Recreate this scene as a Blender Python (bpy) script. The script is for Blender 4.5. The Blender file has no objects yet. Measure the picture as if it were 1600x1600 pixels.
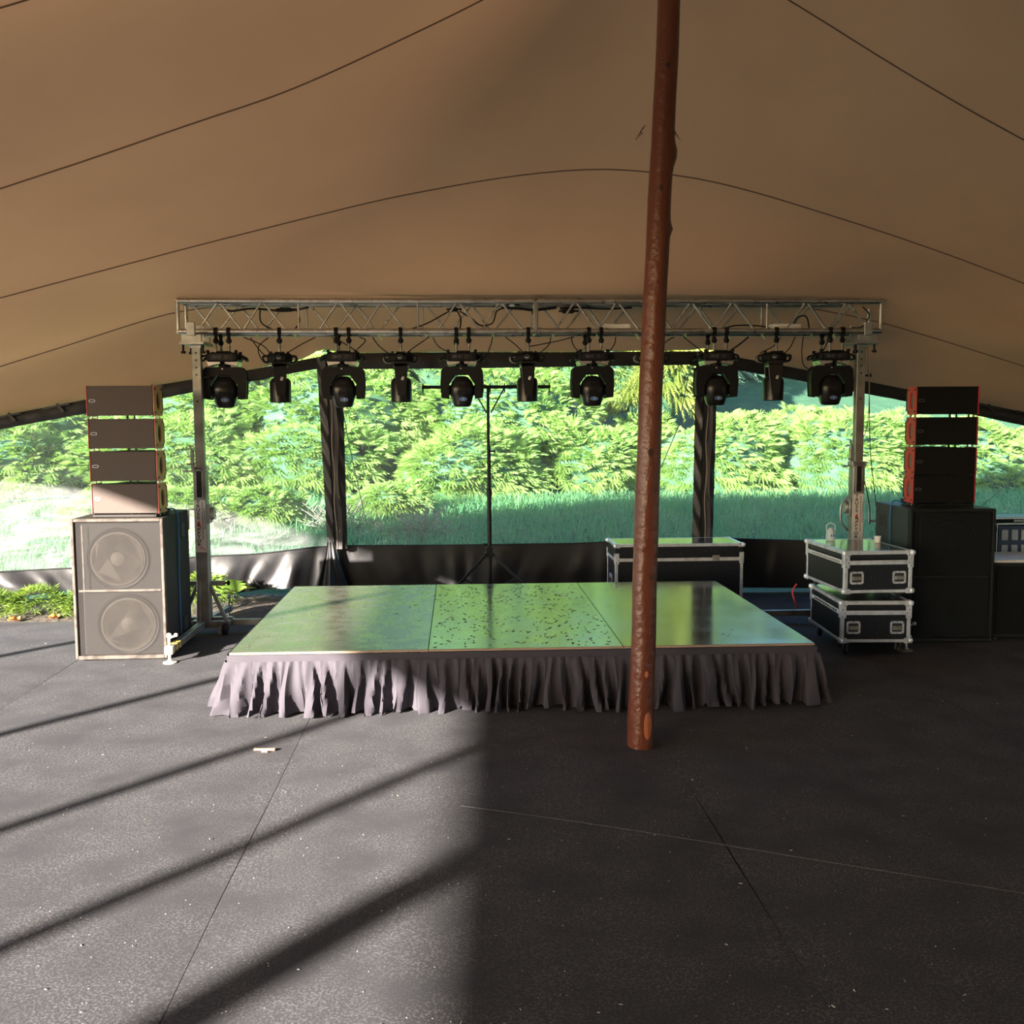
import bpy, bmesh, math, random
import numpy as np
from mathutils import Vector, Matrix
R = math.radians
random.seed(7)
rng = np.random.default_rng(11)
sc = bpy.context.scene
COL = sc.collection

# ------------------------------------------------------------------ camera
cam_d = bpy.data.cameras.new('camera'); cam = bpy.data.objects.new('camera', cam_d); COL.objects.link(cam)
cam_d.sensor_fit = 'HORIZONTAL'; cam_d.sensor_width = 36; cam_d.lens = 36.0   # 1600 px focal length on 1600 px
cam_d.clip_end = 500; cam_d.clip_start = .05
cam.matrix_world = Matrix.Translation((0, 0, 1.8)) @ Matrix.Rotation(R(-2.97), 4, 'Z') @ Matrix.Rotation(R(90 - 5.18), 4, 'X') @ Matrix.Rotation(R(-.3), 4, 'Z')
sc.camera = cam

# ------------------------------------------------------------------ sky and sun
SUN_EL, SUN_AZ = 16.0, 37.7        # low sun behind and to the left; light travels towards +X +Y
w = bpy.data.worlds.new('sky'); sc.world = w; w.use_nodes = True
nt = w.node_tree; bg = nt.nodes['Background']
sky = nt.nodes.new('ShaderNodeTexSky'); sky.sky_type = 'NISHITA'; sky.sun_disc = False
sky.sun_elevation = R(SUN_EL); sky.sun_rotation = R(180 + SUN_AZ)
sky.air_density = 1.0; sky.dust_density = 1.0; sky.ozone_density = 3.0
nt.links.new(sky.outputs[0], bg.inputs[0]); bg.inputs[1].default_value = .46
sun_d = bpy.data.lights.new('sun', 'SUN'); sun = bpy.data.objects.new('sun', sun_d); COL.objects.link(sun)
sun_d.energy = 37.0; sun_d.angle = R(.9); sun_d.color = (1.0, .89, .76)
ldir = Vector((math.sin(R(SUN_AZ)) * math.cos(R(SUN_EL)), math.cos(R(SUN_AZ)) * math.cos(R(SUN_EL)), -math.sin(R(SUN_EL))))
sun.rotation_euler = ldir.to_track_quat('-Z', 'Y').to_euler(); sun.location = (-12, -16, 9)
sc.view_settings.view_transform = 'Standard'; sc.view_settings.look = 'None'
sc.view_settings.gamma = 1; sc.view_settings.use_curve_mapping = False
sc.view_settings.exposure = 0.45
sc.cycles.max_bounces = 8; sc.cycles.diffuse_bounces = 4; sc.cycles.glossy_bounces = 4
sc.cycles.transparent_max_bounces = 12; sc.cycles.transmission_bounces = 4

# ------------------------------------------------------------------ materials
def mat(name, base, rough=.5, metal=0., spec=.5, var=None, bump=None, var2=None, coat=0., transl=None, alpha=None, rvar=None, sheen=0.):
    """var=(scale, other colour, lo, hi): noise between two colours; bump=(scale, strength, distance)"""
    m = bpy.data.materials.new(name); m.use_nodes = True
    n = m.node_tree.nodes; l = m.node_tree.links; b = n['Principled BSDF']
    b.inputs['Base Color'].default_value = (*base, 1); b.inputs['Roughness'].default_value = rough
    b.inputs['Metallic'].default_value = metal; b.inputs['Specular IOR Level'].default_value = spec
    b.inputs['Coat Weight'].default_value = coat; b.inputs['Sheen Weight'].default_value = sheen
    tc = n.new('ShaderNodeTexCoord')
    src = None
    for v in (var, var2):
        if not v: continue
        no = n.new('ShaderNodeTexNoise'); no.inputs['Scale'].default_value = v[0]; no.inputs['Detail'].default_value = 6
        l.new(tc.outputs['Object'], no.inputs['Vector'])
        rp = n.new('ShaderNodeMapRange'); rp.inputs[1].default_value = v[2]; rp.inputs[2].default_value = v[3]
        l.new(no.outputs['Fac'], rp.inputs[0])
        mx = n.new('ShaderNodeMix'); mx.data_type = 'RGBA'
        l.new(rp.outputs[0], mx.inputs[0])
        if src is None: mx.inputs[6].default_value = (*base, 1)
        else: l.new(src, mx.inputs[6])
        mx.inputs[7].default_value = (*v[1], 1)
        src = mx.outputs[2]
    if src is not None: l.new(src, b.inputs['Base Color'])
    if rvar:
        no = n.new('ShaderNodeTexNoise'); no.inputs['Scale'].default_value = rvar[0]; no.inputs['Detail'].default_value = 5
        l.new(tc.outputs['Object'], no.inputs['Vector'])
        rp = n.new('ShaderNodeMapRange'); rp.inputs[1].default_value = .35; rp.inputs[2].default_value = .65
        rp.inputs[3].default_value = rvar[1]; rp.inputs[4].default_value = rvar[2]
        l.new(no.outputs['Fac'], rp.inputs[0]); l.new(rp.outputs[0], b.inputs['Roughness'])
    if bump:
        no = n.new('ShaderNodeTexNoise'); no.inputs['Scale'].default_value = bump[0]; no.inputs['Detail'].default_value = 4
        l.new(tc.outputs['Object'], no.inputs['Vector'])
        bp = n.new('ShaderNodeBump'); bp.inputs['Strength'].default_value = bump[1]; bp.inputs['Distance'].default_value = bump[2]
        l.new(no.outputs['Fac'], bp.inputs['Height']); l.new(bp.outputs[0], b.inputs['Normal'])
    out = n['Material Output']; sh = b.outputs[0]
    if transl:
        t = n.new('ShaderNodeBsdfTranslucent'); t.inputs[0].default_value = (*transl[0], 1)
        ms = n.new('ShaderNodeMixShader'); ms.inputs[0].default_value = transl[1]
        l.new(sh, ms.inputs[1]); l.new(t.outputs[0], ms.inputs[2]); sh = ms.outputs[0]
    if alpha is not None:
        t = n.new('ShaderNodeBsdfTransparent')
        ms = n.new('ShaderNodeMixShader'); ms.inputs[0].default_value = alpha
        l.new(t.outputs[0], ms.inputs[1]); l.new(sh, ms.inputs[2]); sh = ms.outputs[0]
    l.new(sh, out.inputs[0])
    return m

def foliage(name, a, b, tr, scale=1.2):
    m = mat(name, a, .55, spec=.3, var=(scale, b, .35, .65), transl=(tr, .35))
    return m

MT = {}
MT['tent'] = mat('stretch tent fabric', (.68, .42, .24), .75, spec=.2, var=(1.3, (.62, .38, .215), .3, .7), bump=(220, .12, .002), transl=((.40, .22, .11), .05))
MT['seam'] = mat('tent seam tape', (.16, .10, .06), .8)
MT['carpet'] = mat('dark carpet', (.057, .058, .065), .95, spec=.08, var=(110, (.158, .155, .162), .47, .74), var2=(3.0, (.053, .054, .062), .4, .7), bump=(420, .5, .004))
MT['underlay'] = mat('floor underlay', (.012, .012, .012), 1)
MT['black'] = mat('black plastic', (.008, .008, .009), .5, spec=.16, bump=(90, .1, .002))
MT['gloss_black'] = mat('glossy black plastic', (.009, .009, .011), .28, spec=.32)
MT['sheet'] = mat('black pvc sheet', (.011, .011, .013), .42, spec=.45, bump=(4, .2, .03), rvar=(5, .38, .55))
MT['alu'] = mat('brushed aluminium', (.56, .56, .55), .32, 1., var=(9, (.40, .39, .37), .4, .7), rvar=(20, .25, .5))
MT['dull_alu'] = mat('dull aluminium', (.30, .30, .28), .48, .7, var=(7, (.20, .19, .165), .4, .65))
MT['case_alu'] = mat('skylit case edging', (.66, .69, .76), .36, .45, var=(12, (.45, .47, .52), .45, .7))  # blue skylight put into the edging colour
MT['galv'] = mat('galvanised steel', (.42, .43, .42), .45, .75, var=(10, (.30, .30, .28), .4, .6))
MT['green_glint'] = mat('pale green glint', (.55, .80, .35), .5)  # colour of the green reflections on the truss chord
MT['rubber'] = mat('black rubber', (.01, .01, .01), .7)
MT['case'] = mat('black laminated panel', (.010, .012, .016), .38, spec=.3, var=(60, (.03, .03, .035), .5, .7))
MT['case_top'] = mat('glossy case lid', (.05, .05, .055), .16, spec=.9, var=(4, (.11, .11, .11), .5, .75))
MT['deck'] = mat('worn dark deck board', (.055, .055, .032), .25, spec=1.0, var=(5, (.085, .08, .055), .45, .7), var2=(38, (.03, .025, .018), .62, .70), rvar=(9, .22, .32), bump=(35, .12, .003))
MT['deck_mid'] = mat('speckled dark deck board', (.06, .055, .048), .14, spec=1.0, var=(30, (.012, .011, .01), .60, .64), var2=(3, (.09, .085, .07), .45, .7), rvar=(4, .12, .2))
MT['deck_right'] = mat('smooth dark deck board', (.055, .053, .05), .12, spec=1.0, var=(3, (.08, .078, .07), .45, .7), var2=(26, (.02, .02, .02), .70, .72), rvar=(3, .10, .17))
for k in ('deck', 'deck_mid', 'deck_right'):
    MT[k].node_tree.nodes['Principled BSDF'].inputs['IOR'].default_value = 2.6
MT['deck_edge'] = mat('deck edge', (.30, .21, .15), .6)
MT['skirt'] = mat('black pleated cloth', (.046, .042, .054), .8, spec=.2, bump=(60, .25, .003))
MT['wood'] = mat('red-brown pole wood', (.125, .033, .014), .34, spec=.5, bump=(22, .7, .012))
MT['wood_cut'] = mat('bare orange wood', (.36, .10, .03), .6, bump=(40, .4, .004))
MT['knot'] = mat('dark knot', (.035, .012, .008), .6)
MT['soil'] = mat('dark soil', (.045, .035, .028), .95, var=(14, (.09, .07, .05), .45, .7), bump=(18, .8, .03))
MT['grass_ground'] = mat('grassy ground', (.03, .08, .045), .9, var=(3, (.05, .12, .06), .4, .7), bump=(30, .8, .05))
MT['sub'] = mat('sunlit grey cabinet', (.034, .030, .029), .65, var=(6, (.024, .022, .021), .4, .7), bump=(120, .3, .002), spec=.15)  # paler cabinet set with sunlight in its tones
MT['sub_edge'] = mat('sunlit cabinet edge', (.085, .072, .064), .7, var=(14, (.045, .038, .035), .45, .62), spec=.15)
MT['sub_grille'] = mat('sunlit steel grille', (.026, .024, .024), .7, 0, spec=.15, var=(3, (.022, .020, .020), .4, .65), alpha=.40)
MT['cone'] = mat('sunlit paper cone', (.14, .12, .10), .7, var=(4, (.08, .07, .06), .4, .6))
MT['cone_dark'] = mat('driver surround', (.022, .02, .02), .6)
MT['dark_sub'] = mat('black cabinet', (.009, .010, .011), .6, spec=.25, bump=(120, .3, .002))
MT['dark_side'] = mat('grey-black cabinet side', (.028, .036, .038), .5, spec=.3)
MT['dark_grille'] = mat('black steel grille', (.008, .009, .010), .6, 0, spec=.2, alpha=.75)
MT['brown_grille'] = mat('dark brown foam grille', (.062, .046, .040), .8, var=(200, (.04, .03, .027), .45, .6), bump=(300, .4, .002))
MT['black_grille'] = mat('black foam grille', (.009, .009, .009), .85, spec=.1, bump=(300, .4, .002))
MT['red'] = mat('red painted wood', (.42, .028, .032), .45)
MT['hole_light'] = mat('daylight in handle hole', (.12, .16, .14), .5)
MT['red_sunlit'] = mat('sunlit red side plate', (.42, .22, .09), .5, var=(8, (.5, .3, .12), .4, .6))  # yellow sunlight mixed into the red plate colour
MT['blue'] = mat('blue cable', (.02, .14, .35), .5)
MT['white'] = mat('white plastic', (.75, .75, .72), .45)
MT['cream'] = mat('cream painted jack', (.78, .72, .52), .5)
MT['yellow'] = mat('yellow stripe', (.75, .52, .05), .5)
MT['badge_blue'] = mat('blue badge', (.03, .16, .50), .3)
MT['glass'] = mat('lens glass', (.05, .06, .08), .05, spec=1.)
MT['red_lamp'] = mat('red indicator', (.8, .1, .05), .4)
MT['grey_print'] = mat('grey print', (.10, .10, .10), .6)
MT['sticker'] = mat('white sticker', (.62, .60, .58), .45)
MT['ink'] = mat('black ink', (.02, .02, .02), .6)
MT['red_ink'] = mat('red ink', (.55, .05, .05), .6)
MT['blue_panel'] = mat('blue-black panel', (.02, .04, .11), .4)
MT['cold_grey'] = mat('pale grey panel', (.45, .50, .58), .4)
MT['translucent'] = mat('cloudy plastic', (.7, .75, .75), .3, alpha=.55)
MT['leaf_orange'] = mat('dry leaf', (.70, .25, .06), .7)
MT['chip'] = mat('wood chip', (.70, .36, .20), .7)
MT['bits'] = mat('pale litter', (.62, .60, .55), .7)
MT['rope'] = mat('grey rope', (.11, .11, .11), .8)
MT['cord'] = mat('pale zip cord', (.24, .19, .16), .6)
MT['zip'] = mat('dark grey zip tape', (.06, .055, .055), .6, bump=(150, .6, .004))
MT['bark'] = mat('bark', (.10, .065, .04), .9)
MT['hedge'] = foliage('conifer foliage', (.20, .32, .085), (.31, .41, .12), (.33, .46, .09))
MT['hedge_hazed'] = foliage('hazed conifer foliage', (.10, .17, .14), (.13, .20, .14), (.12, .2, .12))  # distance haze and shade mixed into the leaf colour
MT['hedge_gold'] = foliage('golden foliage', (.18, .22, .04), (.24, .24, .06), (.28, .32, .04))
MT['core'] = mat('shaded inner foliage', (.05, .115, .07), .95, var=(5, (.07, .14, .07), .4, .7))  # darker core tone carries the teal shade between the sprays
MT['blade'] = foliage('long green grass', (.15, .33, .17), (.23, .42, .18), (.24, .46, .18), 2.5)
MT['garden'] = foliage('garden foliage', (.09, .17, .025), (.15, .23, .04), (.18, .27, .03), 6)

def pvc(name, haze, crumple):
    m = bpy.data.materials.new(name); m.use_nodes = True
    n = m.node_tree.nodes; l = m.node_tree.links; n.remove(n['Principled BSDF']); out = n['Material Output']
    tc = n.new('ShaderNodeTexCoord')
    mp = n.new('ShaderNodeMapping'); mp.inputs['Scale'].default_value = (1, 1, 2.6); l.new(tc.outputs['Object'], mp.inputs[0])
    no = n.new('ShaderNodeTexNoise'); no.inputs['Scale'].default_value = 2.6; no.inputs['Detail'].default_value = 5; no.inputs['Distortion'].default_value = 1.4
    l.new(mp.outputs[0], no.inputs['Vector'])
    bp = n.new('ShaderNodeBump'); bp.inputs['Strength'].default_value = crumple; bp.inputs['Distance'].default_value = .06
    l.new(no.outputs['Fac'], bp.inputs['Height'])
    tr = n.new('ShaderNodeBsdfTransparent'); tr.inputs[0].default_value = (.72, .94, .90, 1)
    df = n.new('ShaderNodeBsdfDiffuse'); df.inputs[0].default_value = (.80, .84, .86, 1); l.new(bp.outputs[0], df.inputs['Normal'])
    tl = n.new('ShaderNodeBsdfTranslucent'); tl.inputs[0].default_value = (.70, .80, .86, 1)
    dm = n.new('ShaderNodeMixShader'); dm.inputs[0].default_value = .35; l.new(df.outputs[0], dm.inputs[1]); l.new(tl.outputs[0], dm.inputs[2])
    gl = n.new('ShaderNodeBsdfGlossy'); gl.inputs[0].default_value = (1, 1, 1, 1); gl.inputs['Roughness'].default_value = .16; l.new(bp.outputs[0], gl.inputs['Normal'])
    m1 = n.new('ShaderNodeMixShader'); l.new(tr.outputs[0], m1.inputs[1]); l.new(dm.outputs[0], m1.inputs[2])
    rp = n.new('ShaderNodeMapRange'); rp.inputs[1].default_value = .35; rp.inputs[2].default_value = .7
    rp.inputs[3].default_value = haze * .55; rp.inputs[4].default_value = haze * 1.5
    l.new(no.outputs['Fac'], rp.inputs[0]); l.new(rp.outputs[0], m1.inputs[0])
    m2 = n.new('ShaderNodeMixShader'); m2.inputs[0].default_value = .05; l.new(m1.outputs[0], m2.inputs[1]); l.new(gl.outputs[0], m2.inputs[2])
    l.new(m2.outputs[0], out.inputs[0])
    return m
MT['pvc'] = pvc('clear pvc', .085, .25)
MT['pvc_left'] = pvc('crumpled clear pvc', .13, .9)

# pole bark: streaky
def streak(m, sx=30, sz=2.0, other=(.12, .03, .015), lo=.42, hi=.62):
    n = m.node_tree.nodes; l = m.node_tree.links; b = n['Principled BSDF']
    tc = n.new('ShaderNodeTexCoord'); mp = n.new('ShaderNodeMapping'); mp.inputs['Scale'].default_value = (sx, sx, sz)
    no = n.new('ShaderNodeTexNoise'); no.inputs['Scale'].default_value = 1; no.inputs['Detail'].default_value = 6
    l.new(tc.outputs['Object'], mp.inputs[0]); l.new(mp.outputs[0], no.inputs['Vector'])
    rp = n.new('ShaderNodeMapRange'); rp.inputs[1].default_value = lo; rp.inputs[2].default_value = hi
    l.new(no.outputs['Fac'], rp.inputs[0]); mx = n.new('ShaderNodeMix'); mx.data_type = 'RGBA'
    l.new(rp.outputs[0], mx.inputs[0]); mx.inputs[6].default_value = b.inputs['Base Color'].default_value; mx.inputs[7].default_value = (*other, 1)
    l.new(mx.outputs[2], b.inputs['Base Color'])
streak(MT['wood'])

# ------------------------------------------------------------------ mesh helpers
class MB:
    def __init__(s): s.v = []; s.f = []; s.mi = []; s.cur = 0
    def add(s, vs, fs):
        o = len(s.v); s.v += [tuple(p) for p in vs]; s.f += [tuple(i + o for i in f) for f in fs]; s.mi += [s.cur] * len(fs); return s
    def slot(s, i): s.cur = i; return s
    def box(s, c, d, rot=None, ch=0.):
        hx, hy, hz = d[0] / 2, d[1] / 2, d[2] / 2
        if ch <= 0:
            P = [(sx * hx, sy * hy, sz * hz) for sx in (-1, 1) for sy in (-1, 1) for sz in (-1, 1)]
            F = [(0, 1, 3, 2), (4, 6, 7, 5), (0, 4, 5, 1), (2, 3, 7, 6), (0, 2, 6, 4), (1, 5, 7, 3)]
        else:
            c_ = min(ch, hx * .9, hy * .9, hz * .9); P = []; idx = {}
            for sx in (-1, 1):
                for sy in (-1, 1):
                    for sz in (-1, 1):
                        for ax in range(3):
                            p = [sx * (hx - c_), sy * (hy - c_), sz * (hz - c_)]; p[ax] = (sx * hx, sy * hy, sz * hz)[ax]
                            idx[(sx, sy, sz, ax)] = len(P); P.append(tuple(p))
            F = []
            for ax in range(3):
                o1, o2 = [a for a in range(3) if a != ax]
                for sg in (-1, 1):
                    q = []
                    for a, b in ((-1, -1), (1, -1), (1, 1), (-1, 1)):
                        k = [0, 0, 0]; k[ax] = sg; k[o1] = a; k[o2] = b; q.append(idx[(*k, ax)])
                    F.append(tuple(q))
                for a in (-1, 1):
                    for b in (-1, 1):
                        k0 = [0, 0, 0]; k0[ax] = -1; k0[o1] = a; k0[o2] = b; k1 = list(k0); k1[ax] = 1
                        F.append((idx[(*k0, o1)], idx[(*k1, o1)], idx[(*k1, o2)], idx[(*k0, o2)]))
            for sx in (-1, 1):
                for sy in (-1, 1):
                    for sz in (-1, 1): F.append(tuple(idx[(sx, sy, sz, a)] for a in range(3)))
        M = rot.to_matrix() if hasattr(rot, 'to_matrix') else (rot or Matrix.Identity(3))
        return s.add([M @ Vector(p) + Vector(c) for p in P], F)
    def bx(s, x0, x1, y0, y1, z0, z1, ch=0.): return s.box(((x0 + x1) / 2, (y0 + y1) / 2, (z0 + z1) / 2), (abs(x1 - x0), abs(y1 - y0), abs(z1 - z0)), ch=ch)
    def tube(s, pts, r, n=8, cap=True):
        pts = [Vector(p) for p in pts]; rs = r if isinstance(r, (list, tuple)) else [r] * len(pts)
        V = []; up = None
        for i, p in enumerate(pts):
            t = (pts[min(i + 1, len(pts) - 1)] - pts[max(i - 1, 0)]).normalized()
            if up is None: up = Vector((0, 0, 1)) if abs(t.z) < .9 else Vector((1, 0, 0))
            a = t.cross(up).normalized(); b = a.cross(t).normalized(); up = b
            for k in range(n):
                w_ = 2 * math.pi * (k + .5) / n; V.append(p + (a * math.cos(w_) + b * math.sin(w_)) * rs[i])
        F = [(i * n + k, i * n + (k + 1) % n, (i + 1) * n + (k + 1) % n, (i + 1) * n + k) for i in range(len(pts) - 1) for k in range(n)]
        if cap: F += [tuple(range(n))[::-1], tuple(range((len(pts) - 1) * n, len(pts) * n))]
        return s.add(V, F)
    def bar(s, a, b, wd, ht, ch=0.):
        a, b = Vector(a), Vector(b); d = b - a; L = d.length
        q = d.to_track_quat('X', 'Z'); return s.box((a + b) / 2, (L, wd, ht), q, ch)
    def lathe(s, prof, c=(0, 0, 0), ax='z', n=24, ph=0.):
        V = []
        for (r, h) in prof:
            for k in range(n):
                w_ = 2 * math.pi * k / n + ph; x, y = r * math.cos(w_), r * math.sin(w_)
                p = {'z': (x, y, h), 'y': (x, h, y), 'x': (h, x, y)}[ax]; V.append(Vector(p) + Vector(c))
        F = [(i * n + k, i * n + (k + 1) % n, (i + 1) * n + (k + 1) % n, (i + 1) * n + k) for i in range(len(prof) - 1) for k in range(n)]
        if prof[0][0] > 1e-6: F.append(tuple(range(n))[::-1])
        if prof[-1][0] > 1e-6: F.append(tuple(range((len(prof) - 1) * n, len(prof) * n)))
        return s.add(V, F)
    def prism(s, poly, a, b, plane='xz'):
        """poly of 2-D points extruded along the third axis from a to b"""
        n = len(poly); f = {'xz': lambda p, h: (p[0], h, p[1]), 'xy': lambda p, h: (p[0], p[1], h), 'yz': lambda p, h: (h, p[0], p[1])}[plane]
        V = [f(p, a) for p in poly] + [f(p, b) for p in poly]
        F = [tuple(range(n)), tuple(range(n, 2 * n))[::-1]] + [(i, (i + 1) % n, n + (i + 1) % n, n + i) for i in range(n)]
        return s.add(V, F)
    def ring(s, outer, inner, a, b, plane='xz'):
        n = len(outer); f = {'xz': lambda p, h: (p[0], h, p[1]), 'xy': lambda p, h: (p[0], p[1], h), 'yz': lambda p, h: (h, p[0], p[1])}[plane]
        V = [f(p, a) for p in outer] + [f(p, a) for p in inner] + [f(p, b) for p in outer] + [f(p, b) for p in inner]
        F = []
        for i in range(n):
            j = (i + 1) % n
            F += [(i, j, n + j, n + i), (2 * n + i, 3 * n + i, 3 * n + j, 2 * n + j), (i, 2 * n + i, 2 * n + j, j), (n + i, n + j, 3 * n + j, 3 * n + i)]
        return s.add(V, F)
    def grid(s, nu, nv, fn):
        V = [fn(i / nu, j / nv) for j in range(nv + 1) for i in range(nu + 1)]
        F = [(j * (nu + 1) + i, j * (nu + 1) + i + 1, (j + 1) * (nu + 1) + i + 1, (j + 1) * (nu + 1) + i) for j in range(nv) for i in range(nu)]
        return s.add(V, F)
    def build(s, name, m, parent=None, smooth=False, bevel=0., fixn=True):
        me = bpy.data.meshes.new(name); me.from_pydata([tuple(v) for v in s.v], [], s.f)
        ms = m if isinstance(m, (list, tuple)) else [m]
        for x in ms: me.materials.append(MT[x] if isinstance(x, str) else x)
        if len(ms) > 1: me.polygons.foreach_set('material_index', s.mi)
        if fixn or bevel:
            bm = bmesh.new(); bm.from_mesh(me)
            if bevel: bmesh.ops.bevel(bm, geom=[e for e in bm.edges if len(e.link_faces) == 2 and e.calc_face_angle(0) > .5], offset=bevel, segments=2, affect='EDGES', profile=.5, clamp_overlap=True)
            if fixn: bmesh.ops.recalc_face_normals(bm, faces=bm.faces)
            bm.to_mesh(me); bm.free()
        if smooth:
            me.polygons.foreach_set('use_smooth', [True] * len(me.polygons))
            try: me.set_sharp_from_angle(angle=R(40))
            except Exception: pass
        o = bpy.data.objects.new(name, me); COL.objects.link(o)
        if parent: o.parent = parent
        return o
def tag(o, label=None, cat=None, group=None, kind=None):
    if label: o['label'] = label
    if cat: o['category'] = cat
    if group: o['group'] = group
    if kind: o['kind'] = kind
    return o
def empty(name, loc, rz=0., label=None, cat=None, group=None, kind=None):
    o = bpy.data.objects.new(name, None); COL.objects.link(o); o.location = loc; o.rotation_euler = (0, 0, rz); o.empty_display_size = .1
    return tag(o, label, cat, group, kind)
def copy_tree(o, parent=None):
    c = o.copy(); COL.objects.link(c); c.parent = parent
    for ch in list(o.children): copy_tree(ch, c)
    return c
def text(name, body, size, m, parent, loc, rot=(R(90), 0, 0), depth=.0005, spacing=1., sx=1., bold=0.):
    cu = bpy.data.curves.new(name, 'FONT'); cu.body = body; cu.size = size; cu.align_x = 'CENTER'; cu.align_y = 'CENTER'; cu.extrude = depth; cu.space_line = spacing; cu.offset = bold
    t = bpy.data.objects.new('tmp', cu); COL.objects.link(t)
    me = bpy.data.meshes.new_from_object(t); bpy.data.objects.remove(t); me.materials.append(MT[m])
    o = bpy.data.objects.new(name, me); COL.objects.link(o); o.parent = parent; o.location = loc; o.rotation_euler = rot; o.scale = (sx, 1, 1)
    return o
def sag(a, b, d, n=12, side=(0, 0, 0)):
    a, b = Vector(a), Vector(b); return [a.lerp(b, t) + Vector((side[0], side[1], side[2] - d)) * (4 * t * (1 - t)) for t in [i / n for i in range(n + 1)]]
def curve_pts(ps, n=8):
    ps = [Vector(p) for p in ps]; out = []
    for i in range(len(ps) - 1):
        p0, p1, p2, p3 = ps[max(i - 1, 0)], ps[i], ps[i + 1], ps[min(i + 2, len(ps) - 1)]
        for k in range(n):
            t = k / n; out.append(.5 * (2 * p1 + (p2 - p0) * t + (2 * p0 - 5 * p1 + 4 * p2 - p3) * t * t + (3 * p1 - p0 - 3 * p2 + p3) * t ** 3))
    out.append(ps[-1]); return out

# ------------------------------------------------------------------ floor and ground
floor = MB().bx(-9.3, 9.4, -10, 10.35, -.03, -.012).build('floor', 'underlay'); tag(floor, kind='structure')
xs = [-9.0, -6.95, -4.92, -2.9, -.915, 1.115, 3.1, 5.1, 7.1, 9.1]
ends = [9.38, 9.38, 9.40, 10.0, 10.36, 10.36, 10.36, 10.3, 10.2]
for i, e in enumerate(ends):
    m = MB(); x0, x1 = xs[i] + .0016, xs[i + 1] - .0016
    m.grid(6, 60, lambda u, v: (x0 + (x1 - x0) * u + (0 if 0 < u < 1 else .0025 * math.sin(v * 57 + i)), -9.9 + (e + 9.9) * v + (.03 * math.sin(u * 9 + i) if v == 1 else 0), .002 if 0 < u < 1 and v < 1 else -.004))
    m.build('carpet_strip', 'carpet', floor, smooth=False)
def ground_z(x, y):
    return -.025 + min(max(0., y - 11.3) * .12, .46) + max(0, y - 16.5) * .3
g = MB().grid(70, 60, lambda u, v: (-32 + 64 * u, 10.42 + 34 * v ** 1.6, ground_z(-32 + 64 * u, 10.42 + 34 * v ** 1.6))).build('ground', ['grass_ground'], smooth=True); tag(g, kind='structure')
g2 = MB()
g2.bx(-60, 60, -40, 10.42, -.16, -.035); g2.build('ground', 'grass_ground'); tag(bpy.data.objects['ground.001'], kind='structure')
soil = MB().grid(50, 8, lambda u, v: (-9 + 8.05 * u, 9.3 + 1.15 * v, -.006 + (.03 + .015 * math.sin(u * 60)) * min(1, v * 3))).build('soil_bed', 'soil', smooth=True); tag(soil, kind='structure')

# ------------------------------------------------------------------ tent roof
WALL = [(-5.599, 9.6, 1.543, 1.409, 0.312), (-4.32, 9.95, 1.855, 1.729, 0.374), (-3.554, 10.1, 2.011, 1.882, 0.385), (-2.925, 10.2, 2.146, 2.01, 0.42),
        (-2.598, 10.25, 2.203, 2.078, 0.454), (-2.027, 10.35, 2.306, 2.192, 0.46), (-1.441, 10.45, 2.423, 2.309, 0.515), (-1.127, 10.5, 2.47, 2.31, 0.515),
        (-0.096, 10.5, 2.481, 2.314, 0.509), (1.207, 10.5, 2.479, 2.33, 0.512), (2.383, 10.45, 2.48, 2.344, 0.560), (2.647, 10.45, 2.467, 2.324, 0.560),
        (2.847, 10.45, 2.421, 2.291, 0.547), (3.365, 10.4, 2.321, 2.203, 0.534), (4.063, 10.3, 2.183, 2.054, 0.511), (4.442, 10.25, 2.103, 1.98, 0.493),
        (5.263, 10.15, 1.936, 1.807, 0.469), (5.704, 10.1, 1.843, 1.708, 0.45), (7.252, 9.9, 1.478, 1.337, 0.366)]
WA = np.array(WALL)
def wall(x, k): return float(np.interp(x, WA[:, 0], WA[:, k]))      # k: 1 plan Y, 2 header top, 3 header bottom, 4 band top
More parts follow.
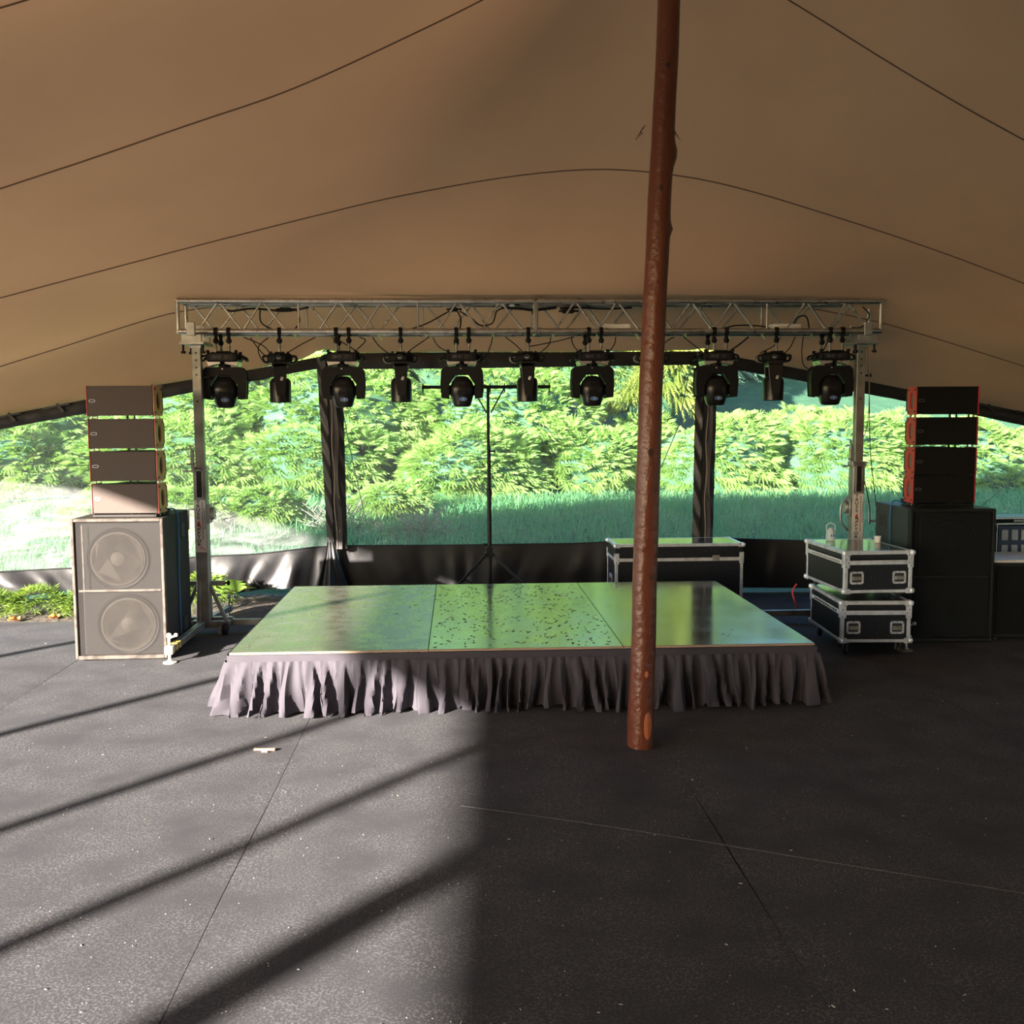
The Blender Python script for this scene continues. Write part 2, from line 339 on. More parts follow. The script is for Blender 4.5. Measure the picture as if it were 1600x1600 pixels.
SEC = {
 -10.0: [(-6, 2.5), (0, 2.35), (8, 2.2), (11, 1.9)],  # unseen rear roof, stretched back to cut light from behind
 -5.0: [(-6, 2.76), (0, 3.0), (8, 2.6), (11, 2.1)],
 -2.0: [(-6, 2.83), (0, 3.8), (3, 3.75), (8, 2.75), (11, 2.1)],
 2.0: [(-6, 2.90), (-3, 3.55), (0, 4.2), (1, 4.3), (3, 4.0), (8, 2.75), (11, 2.1)],
 5.0: [(-6, 2.72), (-3.5, 3.3), (-2.08, 3.69), (0, 4.35), (.8, 4.85), (1.07, 4.95), (1.4, 4.85), (3, 4.1), (5, 3.35), (8, 2.5), (11, 1.9)],
 6.3: [(-6, 2.45), (-3.598, 2.845), (-2.67, 3.165), (-2.11, 3.348), (-1.502, 3.562), (-1.021, 3.717), (-0.624, 3.893), (-0.264, 4.062), (0.172, 4.268), (0.533, 4.473), (0.913, 4.625), (1.238, 4.631), (1.605, 4.51), (2.016, 4.296), (2.634, 3.94), (3.182, 3.645), (3.489, 3.495), (4.537, 2.991), (8, 2.1), (11, 1.5)],
 7.7: [(-6, 2.08), (-4.441, 2.39), (-3.301, 2.695), (-2.612, 2.879), (-1.92, 3.063), (-1.225, 3.239), (-0.525, 3.412), (0.177, 3.545), (0.648, 3.612), (1.122, 3.643), (1.527, 3.609), (1.838, 3.569), (2.273, 3.465), (3.18, 3.198), (3.753, 3.011), (4.308, 2.812), (5.596, 2.338), (8, 1.7), (11, 1.2)],
 8.72: [(-6, 1.70), (-5.116, 1.90), (-3.796, 2.36), (-3.073, 2.58), (-2.685, 2.72), (-2.334, 2.83), (-1.68, 2.838), (1.285, 2.842), (3.667, 2.835), (4.022, 2.71), (4.542, 2.50), (4.95, 2.34), (6.427, 1.90), (8, 1.5), (11, 1.1)],
 9.15: [(-6, 1.64), (-5.319, 1.83), (-3.951, 2.28), (-3.402, 2.449), (-2.851, 2.629), (-2.431, 2.755), (-1.748, 2.826), (-0.639, 2.835), (1.336, 2.84), (2.197, 2.835), (3.067, 2.80), (3.819, 2.655), (4.547, 2.443), (5.15, 2.257), (6.685, 1.826), (8, 1.45), (11, 1.0)],
}
edge = [(x, t + .004) for x, _, t, _, _ in WALL]
ex = sorted(edge + [(-6, 1.46), (8, 1.32), (11, .95), (-1.42, 2.52), (-1.50, 2.425), (-1.26, 2.50), (2.36, 2.50), (2.52, 2.535), (2.68, 2.49)])
YS = sorted(SEC); XL, XR, NX, NY = -6.0, 11.0, 215, 150
XG = np.linspace(XL, XR, NX + 1)
def smooth(a, k):
    for _ in range(k): a[1:-1] = .25 * a[:-2] + .5 * a[1:-1] + .25 * a[2:]
    return a
rows = [smooth(np.interp(XG, *np.array(SEC[y]).T), 8 if y > 3 else 60) for y in YS]
rows.append(smooth(np.interp(XG, *np.array(ex).T), 1))
yedge = smooth(np.array([wall(x, 1) for x in XG]), 4) + .05
YR = [np.full(NX + 1, y) for y in YS] + [yedge]
Zs = np.array(rows); Ysec = np.array(YR)
def roof_grid():
    S = Zs.shape[0]; out = []
    ts = []
    for i in range(S - 1):
        n = max(6, int((Ysec[i + 1].mean() - Ysec[i].mean()) / .09)) if i > 2 else 12
        ts += [(i, k / n) for k in range(n)]
    ts.append((S - 2, 1.))
    h = Ysec[1:] - Ysec[:-1]; d = (Zs[1:] - Zs[:-1]) / h
    mt = np.zeros_like(Zs); mt[0] = d[0]; mt[-1] = d[-1]
    for i in range(1, S - 1):
        same = d[i - 1] * d[i] > 0
        mt[i] = np.where(same, 2 * d[i - 1] * d[i] / (d[i - 1] + d[i] + 1e-9), 0)
    for i, t in ts:
        t2, t3 = t * t, t ** 3
        z = (2 * t3 - 3 * t2 + 1) * Zs[i] + (t3 - 2 * t2 + t) * h[i] * mt[i] + (-2 * t3 + 3 * t2) * Zs[i + 1] + (t3 - t2) * h[i] * mt[i + 1]
        out.append((Ysec[i] * (1 - t) + Ysec[i + 1] * t, z, i + t))
    return out
RG = roof_grid()
m = MB(); V = []; F = []
for (yy, zz, _) in RG: V += [(XG[i], yy[i], zz[i]) for i in range(NX + 1)]
nr = len(RG)
F = [(j * (NX + 1) + i, j * (NX + 1) + i + 1, (j + 1) * (NX + 1) + i + 1, (j + 1) * (NX + 1) + i) for j in range(nr - 1) for i in range(NX)]
m.add(V, F); roof = m.build('ceiling', 'tent', smooth=True, fixn=False); tag(roof, kind='structure')
for ysec in (5.0, 6.3, 7.7, 9.15):
    k = YS.index(ysec); pts = [(XG[i], ysec, Zs[k][i] - .003) for i in range(0, NX + 1, 2)]
    MB().tube(pts, .0048, 6).build('seam', 'seam', roof, smooth=True)
# hem along the low left edge
MB().tube([(XL, float(yy[0]), float(zz[0]) - .01) for yy, zz, _ in RG[::3]], .012, 6).build('hem', 'seam', roof)

# ------------------------------------------------------------------ tent walls
def fold(x, a=1.):
    return a * (.5 * math.sin(x * 9.1 + 1.1 * math.sin(x * 3.3)) + .35 * math.sin(x * 19.7 + 2 * math.sin(x * 4.1)) + .08 * math.sin(x * 37.3))
def wall_piece(name, xa, xb, label_kind, m_band, crumple, bottom):
    o = None; n = max(8, int((xb - xa) / .06))
    m = MB()
    m.grid(n, 4, lambda u, v: (xa + (xb - xa) * u, wall(xa + (xb - xa) * u, 1) + .012 * fold((xa + (xb - xa) * u) * 2.3) * (1 - v) - .012 * math.sin(v * math.pi), wall(xa + (xb - xa) * u, 3) * (1 - v) + (wall(xa + (xb - xa) * u, 2) + .0) * v))
    o = m.build(name, 'sheet', smooth=True); tag(o, kind='structure')
    n = max(20, int((xb - xa) / .018)); b = MB()
    def fn(u, v):
        x = xa + (xb - xa) * u; zt = wall(x, 4); zb = bottom(x); s = math.sin(min(1, (1 - v) * 1.6) * math.pi / 2)
        d = crumple * s * fold(x + .22 * (1 - v) * math.sin(x * 2.1), 1.) + crumple * .15 * s * math.sin(v * 3 + x * 5)
        return (x + .4 * crumple * s * math.cos(x * 14), wall(x, 1) + d - crumple * .6 * s, zb + (zt - zb) * v)
    b.grid(n, 14, fn); b.build('lower_band', m_band, o, smooth=True)
    h = MB().tube([(xa + (xb - xa) * i / 40, wall(xa + (xb - xa) * i / 40, 1) - .012, wall(xa + (xb - xa) * i / 40, 4) + .004) for i in range(41)], .006, 6); h.build('weld_strip', 'sheet', o)
    return o
wl = wall_piece('wall_left', -6.2, -1.23, '', 'sheet', .075, lambda x: .02 + .03 * math.sin(x * 3) + (.07 if x > -2.6 else .12))
wb = wall_piece('wall_back', -1.23, 2.50, '', 'sheet', .018, lambda x: .01)
wr = wall_piece('wall_right', 2.50, 8.2, '', 'sheet', .012, lambda x: .035)
rw = MB().grid(160, 20, lambda u, v: (-5.5 + 16.4 * u, -9.95 + .03 * fold(-5.5 + 16.4 * u) * (1 - v), .01 + 2.15 * v)).build('rear_sky_blocker', 'sheet', smooth=True); tag(rw, kind='structure')  # unseen rear wall, added to block sky light from behind
def pane(name, xa, xb, m, amp, ny=14):
    n = int((xb - xa) / .06)
    def fn(u, v):
        x = xa + (xb - xa) * u; zt = wall(x, 3) + .02; zb = wall(x, 4) - .02; s = math.sin(math.pi * v)
        return (x, wall(x, 1) + .006 + amp * s * (math.sin(x * 2.3 + v * 7) * .5 + math.sin(v * 23 + x * 1.3) * .3 + .3 * math.sin(x * 7.7 - v * 11)), zb + (zt - zb) * v)
    o = MB().grid(n, ny, fn).build(name, m, smooth=True); return tag(o, kind='structure')
pane('window_1', -6.2, -1.34, 'pvc_left', .018, 30); pane('window_2', -1.16, 2.42, 'pvc', .006); pane('window_3', 2.60, 8.2, 'pvc', .006)
# creases and weld lines across the left window
w1 = bpy.data.objects['window_1']
for za, zb_, r in ((1.50, 1.62, .0035), (.98, 1.10, .006), (.84, .90, .005), (.62, .66, .004)):
    MB().tube([(-6.1 + 2.9 * i / 30, wall(-6.1 + 2.9 * i / 30, 1) - .006, za + (zb_ - za) * i / 30 + .006 * math.sin(i * .9)) for i in range(31)], r, 5).build('crease', 'pvc_left', w1)
# pillars of folded black sheet with the zip
def pillar(parent, x0t, x1t, x0b, x1b, zt, zb, y, side):
    def fn(u, v):
        x = (x0b + (x1b - x0b) * u) * (1 - v) + (x0t + (x1t - x0t) * u) * v
        p = abs(((u * 2 + v * 6.5 * (1 if u < .5 else 1)) % 1) - .5) * 2
        d = .02 * p if abs(u - .5) > .12 else -.005
        return (x, y - .035 - d - .02 * math.sin(u * math.pi), zb + (zt - zb) * v)
    MB().grid(20, 60, fn).build('pillar', 'sheet', parent, smooth=True)
    cx = lambda v: ((x0b + x1b) / 2) * (1 - v) + ((x0t + x1t) / 2) * v
    MB().tube([(cx(v / 40) + side + .008 * math.sin(v * .5), y - .085, zb + (zt - zb) * v / 40) for v in range(41)], .0055, 6).build('zip_cord', 'cord', parent, smooth=True)
    z = MB(); z.grid(2, 60, lambda u, v: (cx(v) + side + .012 + .04 * u + .012 * math.sin(v * 13), y - .078 - .012 * math.sin(v * 17 + u), zb + (zt - zb) * v)); z.build('zip_tape', 'zip', parent, smooth=True)
pillar(wb, -1.405, -1.15, -1.335, -1.135, 2.42, .50, 10.44, .0)
pillar(wb, 2.415, 2.64, 2.395, 2.61, 2.46, .50, 10.42, .01)
# toggles that hold the wall to the roof
for x in (-5.05, -4.62, -4.22, -3.80, -3.40, -2.95, 4.9, 5.35, 5.75, 6.2):
    o = wl if x < 0 else wr
    t = MB(); y = wall(x, 1) - .03; z = wall(x, 2); s = (wall(x + .1, 2) - wall(x - .1, 2)) / .2
    t.bar((x - .02, y, z + .005), (x + .045, y - .01, z - .07), .008, .032, .002); t.bar((x - .15, y, z - .15 * s - .012), (x + .1, y, z + .1 * s - .012), .012, .02); t.build('toggle_strap', 'ink', o)
# gathered flap of the wall foot beside the left pillar
def flap(u, v):
    s = (1 - v) ** 1.2; x = -1.24 - .06 * v + (u - .5) * (.07 + .34 * s) - .06 * s
    return (x, 10.40 - .03 - .17 * s * math.exp(-((u - .55) / .25) ** 2) - .02 * math.sin(u * 16 + v * 2) * (.3 + s), .01 + .56 * v)
MB().grid(60, 14, flap).build('folded_flap', 'sheet', wb, smooth=True)

# ------------------------------------------------------------------ poles
def log(name, p0, p1, r0, r1, label, cat, group=None, knots=(), bend=.0, nr=20, nz=120, seed=1):
    p0, p1 = Vector(p0), Vector(p1); root = empty(name, p0, 0, label, cat, group); d = p1 - p0; rs = random.Random(seed)
    ax = d.normalized(); a = ax.cross(Vector((0, 1, 0))).normalized() * -1; b = ax.cross(a).normalized()
    def fn(u, v):
        th = 2 * math.pi * u; r = r0 + (r1 - r0) * v
        r *= 1 + .03 * math.sin(3 * th + v * 9 + seed) + .02 * math.sin(5 * th - v * 31) + .015 * math.sin(v * 60 + th)
        for (kv, kth, amp, wd) in knots:
            dt = math.atan2(math.sin(th - kth), math.cos(th - kth)); r += amp * math.exp(-((v - kv) / wd) ** 2 - (dt / .6) ** 2)
        off = Vector((bend * math.sin(v * math.pi * 1.6), 0, 0))
        return d * v + off + (a * math.cos(th) + b * math.sin(th)) * r
    m = MB().grid(nr, nz, fn); top = [nz * (nr + 1) + i for i in range(nr)]; m.f.append(tuple(top)); m.mi.append(0); m.f.append(tuple(range(nr))[::-1]); m.mi.append(0)
    m.build('trunk', 'wood', root, smooth=True); return root, a, b
pole, pa, pb = log('tent_pole', (.985, 5.46, 0), (1.135, 5.50, 4.87), .069, .056, 'tall red-brown wooden pole standing on the carpet in front of the stage', 'pole',
    knots=((.655, 0.1, .022, .012), (.575, 0.15, .016, .006), (.03, 2.6, .01, .03)), bend=-.012)
# stripped scar and knots on the foot of the pole
s = MB(); s.lathe([(0.0, -.004), (.8, -.002), (1.0, .004), (.75, .006), (0, .005)], ax='y', n=18)
s.v = [(p[0] * .026 + .028, -.066 + .4 * (p[0] * .026 + .028) ** 2 * 15 + p[1], p[2] * .085 + .13) for p in s.v]; s.build('bark_scar', 'wood_cut', pole, smooth=True)
for (kx, kz, kr, mt_) in ((.012, .42, .011, 'wood_cut'), (.035, .27, .013, 'knot'), (.02, .95, .010, 'knot'), (.0, 1.62, .014, 'knot'), (.03, 1.42, .010, 'knot'), (-.005, 3.0, .010, 'knot'), (.0, 3.62, .010, 'knot')):
    px = kx + .15 * kz / 4.93 - .012 * math.sin(kz / 4.93 * math.pi * 1.6); k = MB(); k.lathe([(0, -.003), (.9, -.002), (1, .004), (0, .006)], ax='y', n=12)
    rr = .069 - .013 * kz / 4.93
    k.v = [(p[0] * kr + px, -math.sqrt(max(1e-6, rr ** 2 - kx ** 2)) + .04 * kz / 4.93 - .001 + p[1], p[2] * kr * 1.7 + kz) for p in k.v]; k.build('knot', mt_, pole, smooth=True)
for sx, z in ((-.062, 3.33), (.064, 3.33)):
    k = MB()
    for q in range(4): k.tube([(sx + .072, .02, z), (sx + .072 + math.copysign(.02 + .012 * q, sx), .0, z - .02 - .02 * q), (sx + .072 + math.copysign(.03 - .004 * q, sx), -.01, z - .05)], .0012, 4)
    k.build('bark_strand', 'knot', pole)
# the poles that prop the open left side of the tent (their shadows cross the carpet)
sp = [(-2.35, .055, 0), (-.75, .05, .02), (1.45, .05, .0), (4.6, .05, -.03), (-3.75, .11, .05)]
for i, (y, r, ln) in enumerate(sp):
    zt = float(np.interp(y, [-5, -2, 2, 5, 6.3], [2.76, 2.83, 2.90, 2.72, 2.45])) - .02
    log('side_pole', (-6.02 - .25, y, -.03), (-6.0, y + ln, zt), r * 1.05, r, ['wooden side pole propping the open tent edge, second nearest', 'wooden side pole propping the open tent edge, third nearest',
        'wooden side pole propping the open tent edge, beside the middle of the carpet', 'wooden side pole propping the open tent edge, nearest the left speaker stack', 'thick wooden side pole at the near corner of the open tent edge'][i], 'pole', nr=10, nz=20, seed=3 + i)
m = MB()

# ------------------------------------------------------------------ stage
SX0, SX1, SY0, SY1, SZ = -1.42, 2.24, 6.27, 8.78, .38
for i, (mk, lab) in enumerate((('deck', 'scuffed stage deck at the left, dull with dried dirt'), ('deck_mid', 'middle stage deck covered in small dark specks'), ('deck_right', 'right stage deck, smooth and shiny, behind the wooden pole'))):
    x0 = SX0 + i * 1.22; root = empty('stage_deck', (x0 + .61, (SY0 + SY1) / 2, 0), 0, lab, 'stage', 'stage decks'); hx, hy = .608, (SY1 - SY0) / 2
    MB().bx(-hx, hx, -hy, hy, SZ - .018, SZ, .002).build('deck_board', mk, root)
    f = MB()
    for a in (-1, 1): f.bx(-hx, hx, a * hy - .0 if a < 0 else hy - .03, -hy + .03 if a < 0 else hy, SZ - .085, SZ - .02); f.bx(a * hx if a < 0 else hx - .03, -hx + .03 if a < 0 else hx, -hy + .032, hy - .032, SZ - .085, SZ - .02)
    f.build('frame', 'dull_alu', root)
    MB().bx(-hx, hx, -hy - .004, -hy - .0005, SZ - .014, SZ - .001).build('edge_strip', 'deck_edge', root)
    for a in (-1, 1):
        for b in (-1, 1): MB().tube([(a * (hx - .06), b * (hy - .06), 0), (a * (hx - .06), b * (hy - .06), SZ - .085)], .024, 10).build('leg', 'dull_alu', root)
# pleated skirt round front and both sides
sk = empty('stage_skirt', ((SX0 + SX1) / 2, SY0, 0), 0, 'dark pleated cloth skirt hanging round the stage front', 'skirt')
path = [(SX0 - .012, SY1 - .05), (SX0 - .012, SY0 - .012), (SX1 + .012, SY0 - .012), (SX1 + .012, SY1 - .05)]
seg = [0]
for a, b in zip(path, path[1:]): seg.append(seg[-1] + math.dist(a, b))
TL = seg[-1]
def on_path(s):
    s = min(max(s, 0), TL); i = min(len(seg) - 2, max(0, int(np.searchsorted(seg, s, 'right')) - 1)); t = (s - seg[i]) / (seg[i + 1] - seg[i])
    a, b = path[i], path[i + 1]; tx, ty = (b[0] - a[0]) / (seg[i + 1] - seg[i]), (b[1] - a[1]) / (seg[i + 1] - seg[i])
    nx, ny = ty, -tx      # outward normal for this winding
    rr = .10
    for j in (1, 2):
        dd = s - seg[j]
        if abs(dd) < rr:
            a2, b2, c2 = path[j - 1], path[j], path[j + 1]; L1 = seg[j] - seg[j - 1]; L2 = seg[j + 1] - seg[j]
            n1 = ((b2[1] - a2[1]) / L1, -(b2[0] - a2[0]) / L1); n2 = ((c2[1] - b2[1]) / L2, -(c2[0] - b2[0]) / L2); w_ = (dd + rr) / (2 * rr)
            nx, ny = n1[0] * (1 - w_) + n2[0] * w_, n1[1] * (1 - w_) + n2[1] * w_; q = math.hypot(nx, ny); nx /= q; ny /= q
            tx, ty = -ny, nx
    return (a[0] + (b[0] - a[0]) * t, a[1] + (b[1] - a[1]) * t, nx, ny, tx, ty)
bounds = [0.]; r_ = random.Random(5)
while bounds[-1] < TL: bounds.append(bounds[-1] + r_.uniform(.060, .125))
depth = [r_.uniform(.55, 1.2) for _ in bounds]; skew = [r_.uniform(-.25, .25) for _ in bounds]; hang = [r_.uniform(-.012, .022) for _ in bounds]; flare = [r_.uniform(.6, 1.3) for _ in bounds]
def pleat(s):
    i = min(len(bounds) - 2, max(0, int(np.searchsorted(bounds, s, 'right')) - 1)); t = (s - bounds[i]) / (bounds[i + 1] - bounds[i])
    t2 = min(1, max(0, t + skew[i] * t * (1 - t) * 2)); c = .5 - .5 * math.cos(2 * math.pi * t2)
    q_ = min(1, max(0, (c - .12) / .5)); return q_ * q_ * (3 - 2 * q_) * depth[i], i, t
NS, NV = int(TL / .0085), 16
def skirt(u, v):
    s = u * TL; x, y, nx, ny, tx, ty = on_path(s); h = 1 - v          # h: 0 top, 1 bottom
    c, i, t = pleat(s + .035 * h * math.sin(s * 7.7)); top = .010 * (.5 + .5 * math.sin(s * 95 + 3 * math.sin(s * 11)))
    a = h ** .8
    out = top * (1 - h) + .012 + (.108 * c - .03) * a + .055 * a * (.75 + .25 * math.sin(s * 2.7)) + .016 * a * math.sin(s * 39 + 4 * h)
    sw = .028 * a * math.sin(2 * math.pi * t + 1.2) * flare[i] + .01 * math.sin(h * 5 + s * 23) * a
    z = (SZ - .055) - (SZ - .055 - .004) * h + (hang[i] * h * h if h > .5 else 0)
    return (x + nx * out + tx * sw - (SX0 + SX1) / 2, y + ny * out + ty * sw - SY0, max(.004, z))
MB().grid(NS, NV, skirt).build('pleats', 'skirt', sk, smooth=True)
def band(u, v):
    x, y, nx, ny, tx, ty = on_path(u * TL); o = .008 + .002 * math.sin(u * TL * 30); return (x + nx * o - (SX0 + SX1) / 2, y + ny * o - SY0, SZ - .062 + .047 * v)
MB().grid(240, 2, band).build('top_band', 'skirt', sk, smooth=True)

# ------------------------------------------------------------------ lighting truss
TX0, TX1, TF, TB, TZ0, TZ1 = -2.31, 3.63, 8.72, 8.98, 2.538, 2.788
tr = empty('lighting_truss', ((TX0 + TX1) / 2, 8.85, TZ0), 0, 'long aluminium box truss carried on the two lift towers', 'truss')
ox, oy, oz = (TX0 + TX1) / 2, 8.85, TZ0
def tl(m_, name, mk): 
    m_.v = [(p[0] - ox, p[1] - oy, p[2] - oz) for p in m_.v]; return m_.build(name, mk, tr, smooth=True)
for half in (0, 1):
    xa, xb = (TX0, .655) if half == 0 else (.665, TX1)
    for y in (TF, TB):
        for z in (TZ0, TZ1): tl(MB().tube([(xa, y, z), (xb, y, z)], .0235, 12), 'chord', 'alu')
    for xe in (xa, xb):
        e = MB()
        for y in (TF, TB): e.tube([(xe, y, TZ0), (xe, y, TZ1)], .017, 8)
        for z in (TZ0, TZ1): e.tube([(xe, TF, z), (xe, TB, z)], .017, 8)
        tl(e, 'end_frame', 'alu')
nseg = 6; sl = (TX1 - TX0) / nseg
for k in range(nseg):
    xa = TX0 + k * sl
    if k not in (0, 3):
        tl(MB().tube([(xa, TF, TZ0), (xa, TF, TZ1)], .010, 8), 'brace', 'alu'); tl(MB().tube([(xa + .03, TB, TZ0), (xa + .03, TB, TZ1)], .010, 8), 'brace', 'alu')
    for y, fr in ((TF, (.16, .34, .53, .70, .90)), (TB, (.30, .08, .48, .62, .88))):
        seq = [(fr[j], (0, 1, 0, 1, 0)[j] if y == TF else (0, 1, 0, 1, 0)[j]) for j in range(5)]
        if y == TB: seq = [(.06, 1), (.26, 0), (.46, 1), (.64, 0), (.84, 1)]
        for (a, za), (b, zb_) in zip(seq, seq[1:]): tl(MB().tube([(xa + a * sl, y, (TZ0, TZ1)[za]), (xa + b * sl, y, (TZ0, TZ1)[zb_])], .0095, 8), 'brace', 'alu')
    for z in (TZ0, TZ1): tl(MB().tube([(xa + .1 * sl, TF, z), (xa + .5 * sl, TB, z), (xa + .9 * sl, TF, z)], .0085, 8), 'brace', 'alu')
for x in (-1.72, -.95, -.68, -.28, .3, .82, 1.55, 1.98, 2.35, 2.66, 3.1, 3.3, -1.4, .05, 1.2):  # green rings stand for pale reflections on the rear chord
    t = MB().tube([(x, TB, TZ0), (x + .022, TB, TZ0)], .0258, 12); t.tube([(x + .01, TB - .02, TZ0 - .02), (x + .03, TB - .03, TZ0 - .05)], .004, 5); tl(t, 'glint_ring', 'green_glint')['label'] = 'pale green glint'
j = MB()
for y in (TF, TB):
    for z in (TZ0, TZ1): j.tube([(.60, y, z), (.635, y, z)], .03, 10); j.tube([(.685, y, z), (.72, y, z)], .03, 10)
tl(j, 'coupler', 'alu')

# ------------------------------------------------------------------ moving heads
def ell(rx, rz, n=24, cx=0, cz=0): return [(cx + rx * math.cos(2 * math.pi * i / n), cz + rz * math.sin(2 * math.pi * i / n)) for i in range(n)]
def clamp(root, x, y, z0, z1):
    c = MB(); c.tube([(x, y, z0), (x, y, z0 + .075)], .0105, 10); c.tube([(x, y, z0 + .03), (x, y, z0 + .05)], .014, 8); o = c.build('clamp', ['dull_alu'], root, smooth=True)
    b = MB(); b.lathe([(0, -.026), (.014, -.022), (.023, -.01), (.024, .006), (.015, .02), (0, .024)], (x, y - .005, z0 + .096), n=14)
    b.ring([(x + .034 * math.cos(t), z1 + .034 * math.sin(t)) for t in [2 * math.pi * i / 20 for i in range(20)]], [(x + .025 * math.cos(t), z1 + .025 * math.sin(t)) for t in [2 * math.pi * i / 20 for i in range(20)]], 0, 1, 'yz')
    n_ = 80; b.v[-n_:] = [(x + (p[0] - .5) * .032, p[1] - x + y, p[2]) for p in b.v[-n_:]]
    b.bx(x - .013, x + .013, y - .012, y + .012, z0 + .115, z1 - .025)
    b.tube([(x, y - .02, z0 + .13), (x, y - .05, z0 + .13)], .006, 6); b.build('clamp_hook', 'black', o, smooth=True)
def make_big():
    rt = empty('moving_head_light', (0, 0, 0))
    # head: lofted chamfered section, lens pointing down
    secs_ = [(0, .062, .062), (.012, .074, .070), (.03, .080, .076), (.10, .099, .095), (.155, .103, .10), (.175, .100, .097), (.215, .083, .085), (.25, .052, .06), (.258, .03, .04)]
    h = MB(); n = 16; V = []
    for z, a, b in secs_:
        for k in range(n):
            t = 2 * math.pi * (k + .5) / n; c_, s_ = math.cos(t), math.sin(t); q = (abs(c_) ** 4 + abs(s_) ** 4) ** .25; V.append((a * c_ / q, b * s_ / q, z))
    F_ = [(i * n + k, i * n + (k + 1) % n, (i + 1) * n + (k + 1) % n, (i + 1) * n + k) for i in range(len(secs_) - 1) for k in range(n)] + [tuple(range(n))[::-1], tuple(range((len(secs_) - 1) * n, len(secs_) * n))]
    h.add(V, F_); hd = h.build('head', 'gloss_black', rt, smooth=True)
    MB().lathe([(0, -.004), (.05, -.003), (.056, .004), (.056, .01)], n=24).build('lens', 'glass', hd, smooth=True)
    p = MB(); p.box((0, -.088, .134), (.085, .02, .078), Matrix.Rotation(R(-3), 3, 'X'), .008); p.bx(-.03, .03, -.092, -.08, .178, .215, .003); p.build('front_cover', 'black', hd)
    b = MB(); b.ring(ell(.034, .0175, 24, .008, .062), ell(.029, .013, 24, .008, .062), -.092, -.083); b.build('badge_rim', 'dull_alu', hd)
    e = MB(); e.prism(ell(.029, .013, 24, .008, .062), -.0895, -.083); bo = e.build('badge', 'badge_blue', hd)
    e = MB(); e.prism([(.004, .056), (.010, .052), (.014, .062), (.010, .073), (.004, .069), (.007, .062)], -.0905, -.0885); e.build('badge_mark', 'cold_grey', hd)
    y = MB().prism([(-.168, .082), (-.176, .2), (-.168, .305), (-.145, .33), (.145, .33), (.168, .305), (.176, .2), (.168, .082), (.118, .075), (.118, .195), (.060, .278), (-.060, .278), (-.118, .195), (-.118, .075)], -.072, .072)
    yk = y.build('yoke', 'black', rt, bevel=.008)
    for sx in (-1, 1):
        MB().lathe([(.045, 0), (.045, .018), (.036, .024)], (0, 0, .15), 'x', 20).v
        c = MB(); c.lathe([(.0, 0), (.040, 0), (.044, .01), (.044, .02)], (0, 0, .14), 'x', 18); c.v = [(sx * (.098 + p[0] * 1.1), p[1], p[2]) for p in c.v]; c.build('pivot', 'black', yk, smooth=True)
    MB().tube([(-.01, -.074, .322), (-.01, -.080, .322)], .0065, 10).build('screw', 'alu', yk)
    bs = MB(); bs.bx(-.128, .128, -.15, .15, .378, .455, .014)
    for sx in (-1, 1):
        for sy in (-1, 1): bs.bx(sx * .115 - .013, sx * .115 + .013, sy * .125 - .016, sy * .125 + .016, .452, .476, .004)
    bs.bx(-.045, .07, -.16, .16, .452, .466, .003)
    ba = bs.build('base', 'black', rt)
    u = MB(); n4 = [(-.125, -.14), (.125, -.14), (.125, .14), (-.125, .14)]; n5 = [(-.11, -.13), (.11, -.13), (.11, .13), (-.11, .13)]
    u.add([(a * .92, b * .92, .379) for a, b in n4] + [(a, b, .338) for a, b in n5], [(0, 1, 2, 3), (4, 5, 6, 7), (0, 1, 5, 4), (1, 2, 6, 5), (2, 3, 7, 6), (3, 0, 4, 7)])
    u = MB(); 
    for sx in (-1, 1): u.add([(sx * .128, -.13, .380), (sx * .128, .13, .380), (sx * .115, .13, .345), (sx * .115, -.13, .345), (sx * .02, -.13, .380), (sx * .02, .13, .380), (sx * .02, .13, .362), (sx * .02, -.13, .362)], [(0, 1, 2, 3), (4, 5, 6, 7), (0, 3, 7, 4), (1, 2, 6, 5), (0, 1, 5, 4), (3, 2, 6, 7)])
    u.build('base_underside', 'alu', ba)
    MB().tube([(0, 0, .325), (0, 0, .382)], .05, 16).build('neck', 'black', rt)
    pn = MB(); pn.bx(-.095, .095, -.154, -.1495, .388, .446, .003); pn.build('control_panel', 'gloss_black', ba)
    pp = MB()
    for dx, dz in ((-.02, 0), (-.032, 0), (-.008, 0), (-.02, .012), (-.02, -.012)): pp.box((dx, -.155, .417 + dz), (.007, .003, .007))
    pp.ring(ell(.013, .013, 12, .035, .417), ell(.010, .010, 12, .035, .417), -.157, -.153); pp.box((.062, -.155, .417), (.006, .003, .006))
    pp.build('buttons', 'grey_print', ba)
    MB().bx(-.075, -.042, -.157, -.153, .405, .43).build('display', 'glass', ba)
    for sx in (-1, 1):
        MB().tube(curve_pts([(sx * .122, -.09, .435), (sx * .165, -.09, .425), (sx * .185, -.06, .395), (sx * .185, .06, .395), (sx * .165, .09, .425), (sx * .122, .09, .435)], 5), .009, 8).build('handle', 'black', ba, smooth=True)
        e = MB(); e.bx(sx * .122, sx * .150, -.07, .07, .395, .44, .004); e.build('socket_plate', 'black', ba)
    clamp(rt, -.045, -.13, .455, .628); clamp(rt, .060, -.13, .455, .628); clamp(rt, -.045, .13, .455, .628)
    return rt
